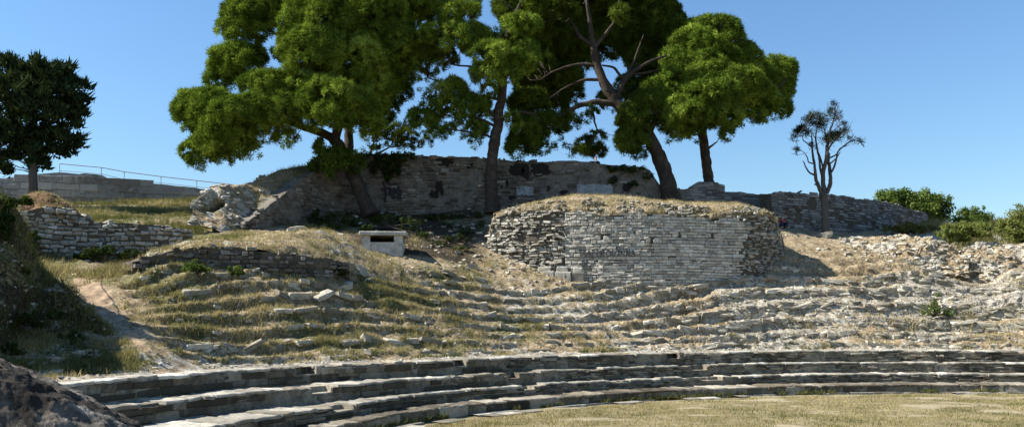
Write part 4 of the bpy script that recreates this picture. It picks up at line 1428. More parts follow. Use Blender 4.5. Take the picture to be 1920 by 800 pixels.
def pads_to_clumps(pads, D, dens=1.0, cr=0.5, depth=0.85, shell=0.6, low=-0.45, rag=0.0):
    """pads: (px,py,rx,ry,dD[,density]) -> clump centres and radii.  Domed: mostly on the upper and outer shell"""
    Cs, Rs, Ts = [], [], []
    for p in pads:
        px, py, rx, ry, dd = p[:5]
        de = p[5] if len(p) > 5 else 1.0
        c = P(px, py, D + dd)
        mx, mz = rx * (D + dd) / F, ry * (D + dd) / F
        my = depth * (mx * 0.6 + mz * 0.5)
        area = 4 * PI * ((mx * my) ** 1.6 / 3 + (mx * mz) ** 1.6 / 3 + (my * mz) ** 1.6 / 3) ** (1 / 1.6)
        n = max(4, int(area * dens * de / (cr * cr) * 0.42))
        v = unit(n)
        v[:, 2] = np.where((v[:, 2] < low) & (rng.random(n) < 0.6), -v[:, 2], v[:, 2])
        r = shell + (1 - shell) * rng.random(n) ** 0.6
        inner = rng.random(n) < 0.22
        r = np.where(inner, r * rng.uniform(0.3, 0.8, n), r)
        if rag: r = r * (1 + rag * np.abs(rng.normal(0, 1, n)))
        k = cr * rng.uniform(0.6, 1.25, n) * min(1.0, 0.55 + 0.5 * min(mx, mz))
        q = np.maximum(np.array([mx, my, mz]) - 0.5 * k[:, None], 0.05)
        Cs.append(c + v * q * r[:, None])
        Rs.append(k)
        Ts.append(np.full(n, 0.5) + rng.normal(0, 0.10, n) + rng.normal(0, 0.06))
    return np.concatenate(Cs), np.concatenate(Rs), np.concatenate(Ts)


def pads_to_lobes(pads, D, dens=1.0, lr=0.85, cr=0.30, depth=0.85):
    """pine crowns: each pad carries rounded lobes, each lobe is covered with tufts on its upper and outer side"""
    Cs, Rs, Ts, Bs = [], [], [], []
    for p in pads:
        px, py, rx, ry, dd = p[:5]
        de = p[5] if len(p) > 5 else 1.0
        c = P(px, py, D + dd)
        mx, mz = rx * (D + dd) / F, ry * (D + dd) / F
        my = depth * (mx * 0.6 + mz * 0.5)
        area = 4 * PI * ((mx * my) ** 1.6 / 3 + (mx * mz) ** 1.6 / 3 + (my * mz) ** 1.6 / 3) ** (1 / 1.6)
        n = max(2, int(area * dens * min(de + 0.15, 1.2) / (lr * lr) * 0.30))
        v = unit(n)
        v[:, 2] = np.where((v[:, 2] < -0.35) & (rng.random(n) < 0.55), -v[:, 2], v[:, 2])
        L = lr * rng.uniform(0.55, 1.15, n) * min(1.0, 0.45 + 0.45 * min(mx, mz))
        q = np.maximum(np.array([mx, my, mz]) - 0.75 * L[:, None], 0.05)
        lc = c + v * q * rng.uniform(0.75, 1.05, n)[:, None]
        for i in range(n):
            m_ = max(4, int(4 * PI * L[i] ** 2 / (cr * cr) * 0.36 * (0.45 + 0.55 * de)))
            w_ = unit(m_)
            w_ = w_ + 0.45 * v[i] + np.array([0, 0, 0.35])
            w_ /= np.linalg.norm(w_, axis=1)[:, None]
            Cs.append(lc[i] + w_ * np.array([1.0, 1.0, 0.8]) * (L[i] * rng.uniform(0.72, 1.0, m_))[:, None])
            Rs.append(cr * rng.uniform(0.7, 1.25, m_))
            Ts.append(np.full(m_, 0.5) + rng.normal(0, 0.11, m_) + rng.normal(0, 0.12))
            Bs.append(w_)
    return np.concatenate(Cs), np.concatenate(Rs), np.concatenate(Ts), np.concatenate(Bs)


def limb(mb, pts, D, sides=9, rough=0.18, wob=0.0, tint=(0.5, 0.5, 0.5)):
    """pts: (px,py,width_px[,dD])"""
    w_ = np.array([P(p[0], p[1], D + (p[3] if len(p) > 3 else 0)) for p in pts])
    r_ = np.array([p[2] * D / F / 2 for p in pts])
    n = (len(pts) - 1) * 6 + 1
    S = resample([list(map(tuple, w_)), list(map(tuple, w_))], n, 2)[0]
    rr_ = np.interp(np.linspace(0, len(pts) - 1, n), np.arange(len(pts)), r_)
    if wob:
        S = S + wob * np.stack([fbm(S, 1.2, 3, 3), fbm(S, 1.2, 3, 4), 0.5 * fbm(S, 1.2, 3, 5)], -1)
    tube(mb, S, rr_, sides, rough, int(abs(pts[0][0])) % 97, tint)
    return S


def twigs_to(mb, C, nodes, r0=0.035, frac=0.25):
    """thin branches from the nearest limb point to some clumps"""
    sel = np.nonzero(rng.random(len(C)) < frac)[0]
    for i in sel:
        d = np.linalg.norm(nodes - C[i] + np.array([0, 0, 0.4]), axis=1)
        a = nodes[np.argmin(d)]
        b = C[i]
        L = np.linalg.norm(b - a)
        if L > 3.6: continue
        t = np.linspace(0, 1, 5)[:, None]
        S = a + (b - a) * t
        S[:, 2] += 0.12 * L * np.sin(t[:, 0] * PI) * random.choice((-1, 1)) * 0.6
        S[1:-1] += rng.normal(0, 0.05 * L, (3, 3)) * 0.6
        tube(mb, S, np.linspace(r0 * (0.5 + 0.15 * L), 0.010, 5), 4, tint=(0.5, 0.5, 0.5))


def pine(label, D, trunk, limbs, pads, group='pines on the ridge', mat='pine', dens=1.0, cr=0.30, lr=0.85, per=70, ln=0.17, wd=0.058, twf=0.03, bark='bark', shell=0.6, name='pine_tree'):
    r = empty(name, P(trunk[0][0], trunk[0][1], D), label, 'pine tree', group)
    m = MB()
    N = [limb(m, trunk, D, 12, 0.22, 0.05)]
    m.build('trunk', M[bark], r, smooth=True)
    m = MB()
    for l in limbs: N.append(limb(m, l, D, 8, 0.15, 0.10))
    N = np.concatenate(N)
    C, R, T, B = pads_to_lobes(pads, D, dens, lr * 1.0, cr)
    twigs_to(m, C, N, frac=twf)
    m.build('branches', M[bark], r, smooth=True)
    m = MB()
    needles(m, C, R, int(per * 0.85), ln, wd, 0.15, 0.70, T, lo=0.3, bias=B)
    needles(m, C, R * 1.05, int(per * 0.15), ln * 1.5, wd * 0.6, 0.25, 0.40, T, lo=0.5, bias=B)
    m.build('crown', M[mat], r)
    return r


pine('broad pine with huge sunlit lobes leaning far out to the left on a slanting trunk', 51,
     [(697, 404, 34), (688, 385, 27), (668, 340, 25), (650, 300, 24), (636, 275, 23), (626, 262, 21), (622, 255, 18)],
     [[(624, 260, 17), (600, 248, 15), (570, 238, 12, -0.3), (530, 228, 9, -0.5), (480, 220, 6, -0.5), (430, 215, 3, -0.4)],
      [(626, 262, 18), (640, 215, 17), (636, 170, 15), (622, 110, 12), (610, 60, 8), (600, 10, 4)],
      [(640, 200, 10), (670, 160, 8), (700, 110, 6), (720, 60, 3)],
      [(630, 150, 10), (580, 110, 8), (530, 70, 6), (480, 50, 3)],
      [(570, 238, 8), (540, 200, 6), (500, 170, 5), (450, 140, 3)]],
     [(470, 35, 58, 50, 0.3), (455, 60, 45, 38, 0), (520, 18, 50, 40, 0.5, 0.7), (600, 45, 78, 70, -1.5), (590, 105, 66, 58, -2.0), (690, 40, 80, 70, -0.5), (655, 115, 82, 62, -1.2), (640, -45, 120, 50, 0), (560, 75, 36, 45, -1.6), (735, 95, 55, 60, 0.3),
      (450, 122, 62, 36, -0.3), (420, 150, 34, 28, -0.2), (490, 112, 36, 20, 0, 0.6), (505, 170, 58, 36, -1.2), (560, 160, 50, 40, -1.6), (625, 195, 60, 50, -2.6), (668, 205, 56, 46, -2.2), (600, 215, 36, 32, -2.4), (545, 205, 45, 32, -1.2),
      (388, 205, 52, 40, -1.1), (362, 205, 30, 36, -0.8), (395, 250, 58, 42, -1.8), (445, 222, 62, 42, -2.4), (380, 285, 36, 26, -1.2), (408, 302, 32, 16, -1.0), (455, 268, 42, 26, -1.2), (490, 240, 40, 24, -0.6), (500, 205, 55, 36, -2.2),
      (540, 262, 34, 18, 1.0, 0.7), (470, 285, 20, 12, 0.8, 0.6), (690, 165, 50, 52, -0.3), (700, 225, 30, 20, 0.2)], dens=1.25)

pine('slim straight dark-crowned pine rising behind the wall beside the slanting trunk', 58.5,
     [(654, 300, 19), (654, 260, 17), (653, 220, 16), (658, 160, 14), (668, 90, 10), (680, 10, 6)],
     [[(658, 160, 9), (690, 130, 7), (725, 90, 4)], [(656, 190, 9), (690, 175, 6), (720, 160, 4)]],
     [(725, 90, 60, 55, 0), (735, 40, 60, 55, 0.5), (720, 160, 48, 50, -0.5), (705, 205, 42, 30, -0.5), (690, 228, 26, 14, -0.3), (748, 140, 32, 45, 0.6), (760, 10, 55, 50, 0.5), (690, 60, 50, 55, 0.8)], mat='pine_shade_dark', dens=1.1)

pine('tall pine with a dead straight trunk in front of the wall and loose bright tufts', 51.5,
     [(924, 398, 34), (922, 380, 27), (920, 335, 23), (925, 290, 21), (931, 250, 20), (937, 205, 18), (941, 160, 17), (945, 110, 13), (950, 70, 10), (962, 35, 8), (980, 2, 6)],
     [[(936, 225, 7), (910, 200, 6), (880, 180, 5), (840, 160, 4), (800, 145, 2)], [(934, 240, 6), (905, 225, 5), (870, 215, 4), (830, 195, 2)],
      [(932, 222, 6), (950, 218, 6), (972, 210, 5, -0.3), (995, 213, 4, -0.5), (1012, 226, 2, -0.6)],
      [(942, 150, 8), (910, 110, 7), (885, 70, 5), (860, 40, 3)], [(944, 120, 7), (970, 90, 6), (990, 60, 4)], [(930, 262, 5), (900, 250, 4), (860, 245, 3), (810, 240, 2, 0.5)],
      [(932, 185, 6), (915, 182, 6), (905, 178, 3)], [(941, 160, 7), (920, 140, 6), (890, 128, 4), (850, 120, 3)]],
     [(868, 32, 46, 26, -1.0), (840, 72, 54, 30, -1.0), (815, 80, 30, 22, -0.8), (885, 60, 30, 22, -0.6), (974, 50, 44, 22, -0.8), (945, 72, 44, 18, -1.0), (930, 112, 62, 30, -1.5), (992, 104, 30, 26, -1.0), (930, 140, 48, 26, -1.4), (900, 85, 40, 18, -0.6), (965, 125, 36, 24, -1.2),
      (817, 114, 42, 28, 0.5, 0.8), (790, 100, 36, 26, 0.8), (836, 180, 44, 34, 0.3, 0.75), (866, 208, 54, 34, 0.2, 0.75), (905, 214, 32, 30, 0, 0.75), (872, 245, 40, 24, 0.3, 0.7), (880, 265, 20, 8, 0.4, 0.6), (795, 235, 32, 32, 0.8, 0.6), (815, 205, 30, 22, 0.6, 0.6), (830, 255, 20, 10, 0.6, 0.5),
      (800, 20, 55, 36, 0.8), (850, -5, 60, 18, 0.5, 0.8), (920, 5, 50, 18, 0.8, 0.5), (990, 10, 30, 25, 0.5, 0.7), (962, 232, 18, 22, -0.2, 0.35), (910, 180, 30, 18, 0.3, 0.6), (800, 150, 26, 20, 0.8, 0.35)],
     dens=1.0, cr=0.28, lr=0.7, per=60, twf=0.08)

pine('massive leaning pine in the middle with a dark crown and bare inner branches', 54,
     [(1266, 390, 40), (1258, 365, 33), (1246, 318, 28), (1232, 285, 27), (1212, 253, 26), (1180, 222, 24), (1158, 195, 22), (1140, 170, 21), (1126, 140, 17), (1117, 110, 15), (1112, 85, 12), (1106, 45, 9), (1100, 0, 4)],
     [[(1155, 190, 13), (1165, 158, 13), (1182, 138, 10), (1210, 120, 7), (1250, 105, 4)], [(1150, 195, 12), (1120, 191, 11, -0.2), (1090, 197, 10, -0.3), (1062, 212, 8, -0.3), (1035, 224, 6, -0.3), (1005, 236, 3, -0.3)],
      [(1113, 88, 9), (1090, 70, 7), (1075, 45, 5), (1062, 10, 3)], [(1112, 90, 9), (1135, 65, 7), (1150, 42, 5), (1165, 15, 3)], [(1122, 125, 8), (1085, 120, 6), (1050, 130, 4), (1010, 150, 2)], [(1130, 150, 7), (1095, 150, 6), (1060, 165, 4), (1020, 190, 2)],
      [(1212, 253, 15), (1222, 238, 12), (1230, 226, 9), (1242, 220, 6)], [(1112, 205, 5), (1115, 222, 4), (1120, 240, 3), (1124, 250, 2)], [(1170, 150, 6), (1150, 130, 5, -0.6), (1130, 122, 3, -0.8)], [(1180, 140, 5), (1220, 135, 4), (1255, 128, 2)], [(1165, 158, 6), (1185, 120, 5), (1200, 80, 3)],
      [(1222, 238, 4), (1216, 228, 4), (1212, 215, 3)]],
     [(985, 62, 50, 48, 1.6), (1000, 115, 50, 44, 1.8), (1048, 152, 44, 36, 2.4), (965, 18, 42, 36, 1.2), (1132, 80, 40, 40, 4.6), (1092, 32, 50, 40, 4.2), (1085, 85, 44, 38, 4.4), (1000, 20, 75, 50, 3.7), (1080, -5, 85, 45, 3.2), (1165, 0, 85, 48, 3.8), (1235, 40, 52, 46, 3.7), (1262, 62, 30, 34, 3.2), (1225, -5, 50, 30, 3.2), (1030, 85, 60, 50, 4.4), (985, 95, 45, 55, 4.2), (1005, 160, 42, 46, 3.6), (1060, 60, 60, 42, 4.6), (1075, 120, 45, 34, 5.2), (1035, 195, 34, 26, 3.2),
      (990, 205, 38, 38, 0.2), (982, 250, 32, 36, -0.4), (985, 275, 30, 26, -0.2), (1025, 240, 38, 26, 0.3), (1060, 228, 30, 16, 0.2, 0.7), (1012, 270, 26, 18, 0.3, 0.8),
      (1195, 60, 60, 38, 4.8), (1215, 115, 46, 46, 5.0, 0.9), (1165, 80, 40, 36, 5.6, 0.8), (1240, 150, 36, 40, 4.2, 0.9), (1190, 165, 40, 30, 5.2, 0.8), (1115, 45, 60, 40, 5.4), (1160, 30, 22, 16, -1.5), (1040, 15, 40, 26, -1.0),
      (1192, 225, 34, 34, -0.6), (1186, 262, 28, 30, -0.8), (1212, 205, 36, 32, -0.4), (1188, 285, 20, 10, -0.6, 0.8), (1100, 268, 40, 22, 3.2, 0.65), (1108, 285, 28, 14, 3.2, 0.8), (1062, 276, 22, 14, 0.8, 0.5), (1108, 216, 14, 12, -0.2, 0.7), (1145, 190, 26, 20, 4.8, 0.9), (1090, 180, 26, 16, 4.0, 0.5)],
     mat='pine_shade_dark', dens=1.35, twf=0.02, bark='bark')

pine('compact pine at the right of the group with bright layered crown on thin trunk', 56.6,
     [(1329, 350, 22), (1326, 320, 19), (1321, 280, 18), (1316, 245, 16), (1312, 200, 13), (1316, 150, 10), (1325, 90, 6)],
     [[(1325, 284, 5), (1333, 274, 4), (1346, 266, 2)], [(1316, 240, 9), (1350, 215, 8), (1400, 190, 6), (1450, 170, 4)], [(1314, 220, 8), (1280, 200, 6), (1240, 190, 4)], [(1312, 190, 8), (1360, 150, 6), (1400, 120, 3)]],
     [(1336, 62, 58, 28, -0.5), (1308, 84, 55, 34, -1.8), (1370, 88, 46, 34, -0.5), (1288, 108, 48, 36, -1.8), (1345, 122, 66, 34, -2.1), (1282, 150, 52, 34, -2.1), (1322, 150, 50, 34, -2.6), (1392, 120, 36, 40, -0.1), (1332, 180, 62, 36, -3.4), (1385, 160, 52, 34, -2.8), (1405, 180, 48, 32, -2.3),
      (1262, 190, 44, 34, -2.1), (1288, 212, 54, 34, -3.4), (1345, 215, 56, 28, -3.4), (1388, 215, 46, 28, -1.5), (1238, 175, 34, 30, -0.8), (1272, 240, 36, 22, -2.3), (1268, 262, 26, 12, -1.8, 0.6), (1330, 236, 40, 14, -2.1), (1382, 248, 30, 14, 0.3, 0.8), (1425, 190, 40, 34, 0.3), (1300, 255, 24, 12, -1.1, 0.4),
      (1452, 132, 38, 26, 2.1), (1470, 158, 28, 28, 2.1), (1448, 172, 36, 32, 2.4), (1448, 208, 32, 26, 2.1), (1475, 140, 22, 20, 2.1), (1420, 150, 36, 34, 1.8)], dens=1.3)

# slender sapling behind the wall
pine('low thin young pine with see-through foliage showing above the wall', 57,
     [(688, 312, 6), (694, 288, 5), (700, 268, 3), (712, 250, 2)], [[(692, 296, 4), (730, 275, 3), (735, 256, 2)], [(732, 276, 3), (770, 268, 2)]],
     [(712, 262, 40, 18, 0, 0.4), (742, 250, 48, 18, 0.2, 0.6), (765, 262, 40, 20, 0, 0.7), (790, 268, 28, 12, 0, 0.5), (695, 275, 24, 10, 0, 0.3), (735, 278, 40, 8, 0, 0.3)], mat='pine_shade_dark', cr=0.25, lr=0.5, per=40, twf=0.15)


def shrub(name, label, cat, loc, D, pads, mat, leaf=0.12, per=40, cr=0.3, dens=1.0, group=None, stems=True, kind='leaf', up=0.3, bark='bark', trunk=None, rag=0.20):
    r = empty(name, loc, label, cat, group)
    C, R, T = pads_to_clumps(pads, D, dens, cr, shell=0.45, rag=rag)
    m = MB()
    if kind == 'leaf': leaves(m, C, R, per, leaf, up, T)
    else: needles(m, C, R, per, leaf, leaf * 0.35, up, 0.6, T)
    m.build('foliage', M[mat], r)
    if stems:
        m = MB()
        if trunk is not None:
            N = limb(m, trunk, D, 9, 0.15, 0.04)
            twigs_to(m, C, N, frac=0.15)
        else:
            L = np.array(loc)
            for i in rng.choice(len(C), min(len(C), 14), replace=False):
                t = np.linspace(0, 1, 4)[:, None]
                S_ = L + (C[i] - L) * t
                S_[:, :2] += rng.normal(0, 0.04, (4, 2))
                tube(m, S_, [0.03, 0.022, 0.015, 0.008], 5)
        m.build('stem' if trunk is None else 'trunk', M[bark], r)
    return r


# dark scrub in the hollow in front of the back wall
sc_ = 'dark scrub below the back wall'
shrub('scrub', 'dark scrub on the bank left of the slanting pine trunk', 'scrub', P(625, 425, 49), 49, [(600, 415, 26, 14, 0), (635, 408, 26, 14, 0.6), (625, 428, 30, 10, -0.8), (660, 420, 24, 14, 0), (590, 400, 12, 10, 0.4)], 'ivy', leaf=0.12, per=40, cr=0.3, dens=0.8, group=sc_)
shrub('scrub', 'dark scrub just above the roof of the concrete hut', 'scrub', P(730, 425, 48), 48, [(705, 412, 22, 12, 0.5), (740, 414, 26, 12, 0.4), (775, 420, 22, 14, 0), (790, 440, 14, 12, -0.8), (690, 430, 16, 10, -0.4)], 'ivy', leaf=0.12, per=40, cr=0.3, dens=0.7, group=sc_)
shrub('scrub', 'dark dry brush on the shaded slope just left of the central block', 'scrub', P(870, 452, 47.2), 47.2, [(850, 446, 26, 8, 0, 0.7), (880, 436, 24, 10, 0.8, 0.7), (900, 420, 16, 12, 1.8, 0.7), (830, 455, 22, 6, -0.5, 0.6), (805, 462, 20, 5, -0.8, 0.6), (865, 466, 22, 6, -1.0, 0.6)], 'ivy', leaf=0.10, per=34, cr=0.22, dens=0.7, group=sc_)
shrub('scrub', 'dark scrub at the wall foot between the hut and the straight pine trunk', 'scrub', P(850, 412, 51), 51, [(820, 410, 26, 8, 0), (860, 408, 26, 8, 0), (895, 406, 18, 9, 0), (840, 424, 20, 8, -1.4), (800, 408, 16, 8, 0.4)], 'ivy', leaf=0.12, per=40, cr=0.3, dens=0.6, group=sc_)

# cypress at the far left
cy = [(70, 142, 62, 28, 0), (20, 140, 60, 34, 0.5), (105, 160, 48, 32, -0.3), (140, 168, 26, 26, 0.2), (-30, 160, 60, 50, 0.5), (60, 185, 70, 36, -1.2), (20, 180, 50, 36, -1), (120, 198, 44, 34, 0), (148, 205, 18, 22, 0.3), (85, 225, 62, 36, -0.8), (25, 228, 60, 40, -0.6), (135, 235, 30, 24, 0.2), (-30, 230, 60, 50, 0.4),
      (110, 258, 46, 26, 0, 0.9), (55, 262, 52, 28, -0.3, 0.9), (145, 270, 18, 18, 0.3, 0.7), (10, 270, 50, 32, 0.2, 0.8), (95, 288, 44, 20, 0, 0.8), (130, 290, 28, 14, 0.2, 0.7), (40, 298, 50, 24, 0, 0.9), (-10, 305, 50, 28, 0, 0.9), (75, 312, 34, 14, 0, 0.9), (15, 322, 30, 12, 0, 0.8), (-50, 290, 50, 40, 0)]
shrub('cypress_tree', 'dense dark cypress tree at the far left in front of the terrace wall', 'cypress', P(63, 372, 48), 48, cy, 'cypress', leaf=0.42, per=46, cr=0.46, dens=0.55, rag=0.2, kind='needle', up=0.9, bark='greybark',
      trunk=[(64, 378, 20), (63, 350, 16), (62, 310, 14), (64, 240, 10), (68, 160, 5)])

# wind-bent, nearly bare cypress
r = empty('bare_cypress', P(1549, 440, 53), 'nearly bare cypress with upswept grey limbs and a few flat dark tufts', 'cypress')
bc = lambda l: [(1470 + x * 0.325, 180 + y * 0.325, w_ * 0.325) + tuple(e) for x, y, w_, *e in l]
m = MB()
limb(m, bc([(240, 800, 62), (240, 770, 46), (238, 700, 40), (236, 640, 40), (232, 590, 42), (230, 560, 38)]), 53, 10, 0.2)
m.build('trunk', M['greybark'], r, smooth=True)
m = MB()
BR = [[(222, 580, 28), (205, 530, 22), (190, 480, 20), (182, 420, 16), (172, 370, 15), (165, 320, 12), (168, 260, 9), (160, 220, 6)],
      [(215, 545, 18), (192, 512, 14), (178, 510, 6)], [(182, 455, 12), (150, 440, 10), (125, 410, 8), (112, 380, 6), (105, 376, 4)],
      [(232, 560, 30), (228, 500, 26), (230, 440, 24), (240, 380, 22), (246, 320, 22), (252, 270, 18), (268, 200, 12), (285, 140, 8), (295, 60, 5)],
      [(245, 560, 26), (262, 520, 24), (270, 470, 22), (265, 410, 20), (255, 370, 16), (262, 330, 10)], [(270, 450, 12), (292, 410, 12), (302, 360, 10), (315, 320, 9), (345, 290, 8), (385, 262, 8), (420, 255, 6), (445, 275, 4), (462, 295, 3)],
      [(228, 470, 14), (212, 420, 14), (205, 370, 12), (195, 310, 12), (188, 250, 9), (190, 200, 7), (200, 150, 4)], [(232, 430, 12), (220, 390, 10), (200, 330, 8), (185, 290, 6)],
      [(172, 390, 9), (140, 380, 7), (128, 350, 6), (110, 325, 4), (85, 312, 3), (55, 305, 2)], [(166, 300, 8), (140, 275, 7), (115, 255, 6), (105, 230, 4), (80, 235, 3), (38, 240, 2)],
      [(258, 360, 10), (290, 345, 9), (310, 330, 7), (330, 300, 5), (380, 280, 4)], [(246, 330, 12), (275, 280, 9), (310, 240, 7), (350, 215, 5), (395, 200, 3)], [(250, 280, 9), (238, 220, 8), (230, 160, 6), (215, 120, 4)],
      [(262, 220, 7), (300, 190, 5), (340, 160, 4), (368, 150, 3)], [(285, 150, 5), (320, 115, 4), (345, 105, 2)], [(268, 390, 9), (300, 360, 7), (330, 320, 5)], [(190, 250, 6), (150, 200, 5), (110, 180, 3)]]
for b in BR: limb(m, bc([(x, y, w_, random.uniform(-0.5, 0.5) if i > 2 else 0) for i, (x, y, w_) in enumerate(b)]), 53, 6, 0.12, 0.05)
m.build('branches', M['greybark'], r, smooth=True)
bp = [(290, 45, 26, 14, 1), (270, 85, 40, 18, .7), (250, 110, 40, 18, .7), (180, 115, 50, 22, 1), (140, 135, 42, 22, 1), (110, 185, 46, 24, 1.3), (85, 205, 42, 22, 1.4), (180, 165, 60, 22, 1.0), (215, 140, 50, 26, .9), (300, 105, 46, 12, .5), (300, 230, 70, 28, 1.3), (260, 250, 56, 20, 1.3), (350, 200, 45, 12, .9), (345, 165, 30, 10, .8), (60, 235, 24, 8, .5), (390, 248, 36, 12, .7), (440, 260, 30, 16, .6), (160, 280, 24, 12, .6), (75, 310, 18, 6, .4), (235, 180, 40, 20, .4), (310, 130, 36, 10, .4), (140, 215, 30, 10, .5)]
C, R, T = pads_to_clumps([(1470 + x * .325, 180 + y * .325, a * .325, b * .325, random.uniform(-.5, .5), d) for x, y, a, b, d in bp], 53, 1.0, 0.24, shell=0.3)
m = MB()
twl = []
for i in range(0, len(C)):
    for _ in range(2):
        b_ = C[i] + rng.normal(0, 0.30, 3)
        a_ = C[i] + rng.normal(0, 0.12, 3) - np.array([0, 0, 0.25])
        tube(m, [a_, (a_ + b_) / 2 + rng.normal(0, 0.05, 3), b_], [0.014, 0.011, 0.006], 4)
m.build('twigs', M['greybark'], r)
m = MB()
needles(m, C, R * np.array(1.1), 22, 0.22, 0.035, 0.3, 0.6, T)
m.build('foliage', M['cypress'], r)

# bushes on the right
bg_ = 'bushes on the right skyline'
shrub('bush', 'large dark green bush on the skyline behind the end of the long wall', 'bush', P(1712, 425, 68), 68, [(1672, 372, 34, 20, 0), (1700, 378, 40, 26, 0), (1735, 380, 40, 26, 0), (1755, 392, 30, 24, 0), (1720, 395, 50, 24, -0.6), (1690, 392, 40, 20, -0.4), (1665, 385, 26, 20, 0), (1765, 408, 24, 16, 0), (1740, 408, 40, 18, 0)], 'bush', leaf=0.2, per=55, cr=0.45, group=bg_)
shrub('bush', 'small grey-green bush in the middle of the three at right', 'bush', P(1826, 428, 60), 60, [(1824, 402, 30, 16, 0), (1808, 410, 24, 14, 0), (1842, 410, 22, 14, 0), (1826, 416, 40, 12, -0.3)], 'bush', leaf=0.14, per=45, cr=0.32, group=bg_)
shrub('bush', 'rounded olive bush cut by the right edge of the view', 'bush', P(1915, 455, 52), 52, [(1912, 402, 26, 18, 0), (1890, 425, 24, 16, -0.3), (1915, 430, 30, 24, -0.3), (1945, 410, 30, 30, 0), (1940, 440, 40, 24, 0), (1900, 440, 24, 14, -0.6)], 'freshgrass', leaf=0.13, per=55, cr=0.32, group=bg_)
shrub('low_shrub', 'low yellowing shrub at the foot of the long wall near its end', 'shrub', P(1705, 440, 57), 57, [(1680, 430, 22, 9, 0), (1705, 428, 30, 11, 0), (1732, 431, 22, 9, 0), (1752, 436, 14, 7, 0)], 'drybush', leaf=0.12, per=45, cr=0.26)
shrub('grass_clump', 'tall feathery light green grass clump left of the bush at the right edge', 'grass clump', P(1800, 458, 50.5), 50.5, [(1785, 448, 28, 14, 0), (1812, 444, 28, 15, 0), (1835, 442, 20, 12, 0), (1800, 432, 34, 10, 0.4, 0.7), (1840, 430, 20, 8, 0.4, 0.6)], 'freshgrass', leaf=0.28, per=45, cr=0.26, kind='needle', up=1.0, stems=False)
shrub('green_bush', 'fresh green bush growing out of the broken tiers at right', 'bush', P(1752, 592, 44.3), 44.2, [(1752, 566, 8, 9, 0, 0.8), (1745, 578, 15, 8, -0.2), (1764, 584, 20, 7, 0), (1778, 590, 18, 5, 0, 0.6), (1738, 588, 14, 5, 0, 0.7), (1756, 552, 4, 7, 0, 0.5)], 'bush', leaf=0.07, per=30, cr=0.17, rag=0.35)
shrub('green_bush', 'bright green weed bush in front of the low ruined wall', 'bush', P(365, 515, 31.5), 31.5, [(365, 500, 22, 12, 0), (352, 505, 14, 9, 0), (382, 506, 14, 8, 0)], 'bush', leaf=0.08, per=36, cr=0.16)
shrub('green_bush', 'smaller dark green weed bush right of the bright one, by the low ruined wall', 'bush', P(440, 518, 32.4), 32.4, [(440, 507, 14, 10, 0), (432, 512, 9, 6, 0), (450, 512, 8, 6, 0)], 'bush', leaf=0.08, per=34, cr=0.15)
shrub('green_bush', 'green bush tuft at the right foot of the grassy mound', 'bush', P(630, 520, 35.6), 35.6, [(612, 512, 12, 8, 0), (632, 508, 12, 10, 0), (646, 513, 10, 7, 0)], 'ivy', leaf=0.08, per=34, cr=0.15)
shrub('creeper', 'dark green creeper hanging on the left rubble wall', 'creeper', P(60, 478, 34.3), 34.4, [(62, 440, 14, 12, 0), (58, 456, 14, 14, -0.1), (66, 468, 12, 10, -0.1), (52, 446, 8, 10, 0)], 'ivy', leaf=0.10, per=45, cr=0.2)
for (px_, py_, D_, sc__, lab_) in ((52, 600, 23.7, 1.0, 'dark bramble bush half way up the shaded left bank'), (135, 632, 24.3, 0.8, 'dark bramble bush low on the right flank of the shaded left bank'), (20, 505, 24.2, 1.1, 'dark bramble bush high on the shaded left bank under the ivy'), (100, 590, 24.7, 0.7, 'small dark bramble bush near the crest of the shaded left bank'), (18, 655, 22.4, 0.9, 'dark bramble bush at the lower left of the shaded left bank')):
    shrub('bramble', lab_, 'bramble', P(px_, py_ + 10 * sc__, D_), D_, [(px_, py_, 20 * sc__, 11 * sc__, 0), (px_ + 16 * sc__, py_ + 6 * sc__, 16 * sc__, 9 * sc__, 0.1), (px_ - 18 * sc__, py_ + 5 * sc__, 15 * sc__, 9 * sc__, -0.1), (px_ + 4, py_ - 9 * sc__, 12 * sc__, 7 * sc__, 0.2)], 'ivy', leaf=0.07, per=36, cr=0.15, rag=0.35, group='brambles on the left bank')
shrub('bramble', 'dark bramble patch at the shaded foot of the left rubble wall', 'bramble', P(190, 490, 35.4), 35.2, [(170, 476, 26, 10, 0), (195, 472, 22, 13, 0), (220, 480, 24, 10, 0), (250, 474, 20, 10, 0.2), (150, 482, 20, 7, 0)], 'ivy', leaf=0.09, per=40, cr=0.2)
shrub('ivy', 'mass of ivy draped over the top of the left embankment', 'ivy', P(10, 405, 25.8), 25.5, [(-30, 385, 30, 22, -0.4), (0, 384, 26, 14, -0.2), (30, 379, 24, 10, 0.6), (52, 376, 20, 8, 6), (10, 405, 18, 22, -0.4), (-20, 425, 30, 28, -0.8), (10, 440, 14, 22, -0.6)], 'ivy', leaf=0.13, per=50, cr=0.26)
shrub('bush', 'dark spiky bush hanging over the wall beside the slanting pine trunk', 'bush', P(625, 340, 49.6), 49.8, [(612, 300, 30, 26, 0), (600, 282, 14, 16, 0), (590, 315, 16, 20, 0), (630, 310, 26, 24, -0.2), (655, 308, 30, 22, 0.3), (600, 268, 6, 8, 0), (640, 290, 20, 14, 0.3)], 'pine_shade_dark', leaf=0.22, per=60, cr=0.34, kind='needle', up=0.6)
shrub('ivy', 'dark ivy curtain hanging over the back wall top right of the slanting pine', 'ivy', P(730, 312, 52.6), 52.6, [(690, 296, 26, 10, 0), (720, 303, 26, 16, 0), (750, 298, 24, 14, 0), (735, 318, 22, 14, 0), (705, 314, 20, 12, 0), (765, 292, 14, 7, 0), (725, 330, 12, 8, 0)], 'ivy', leaf=0.15, per=50, cr=0.3)
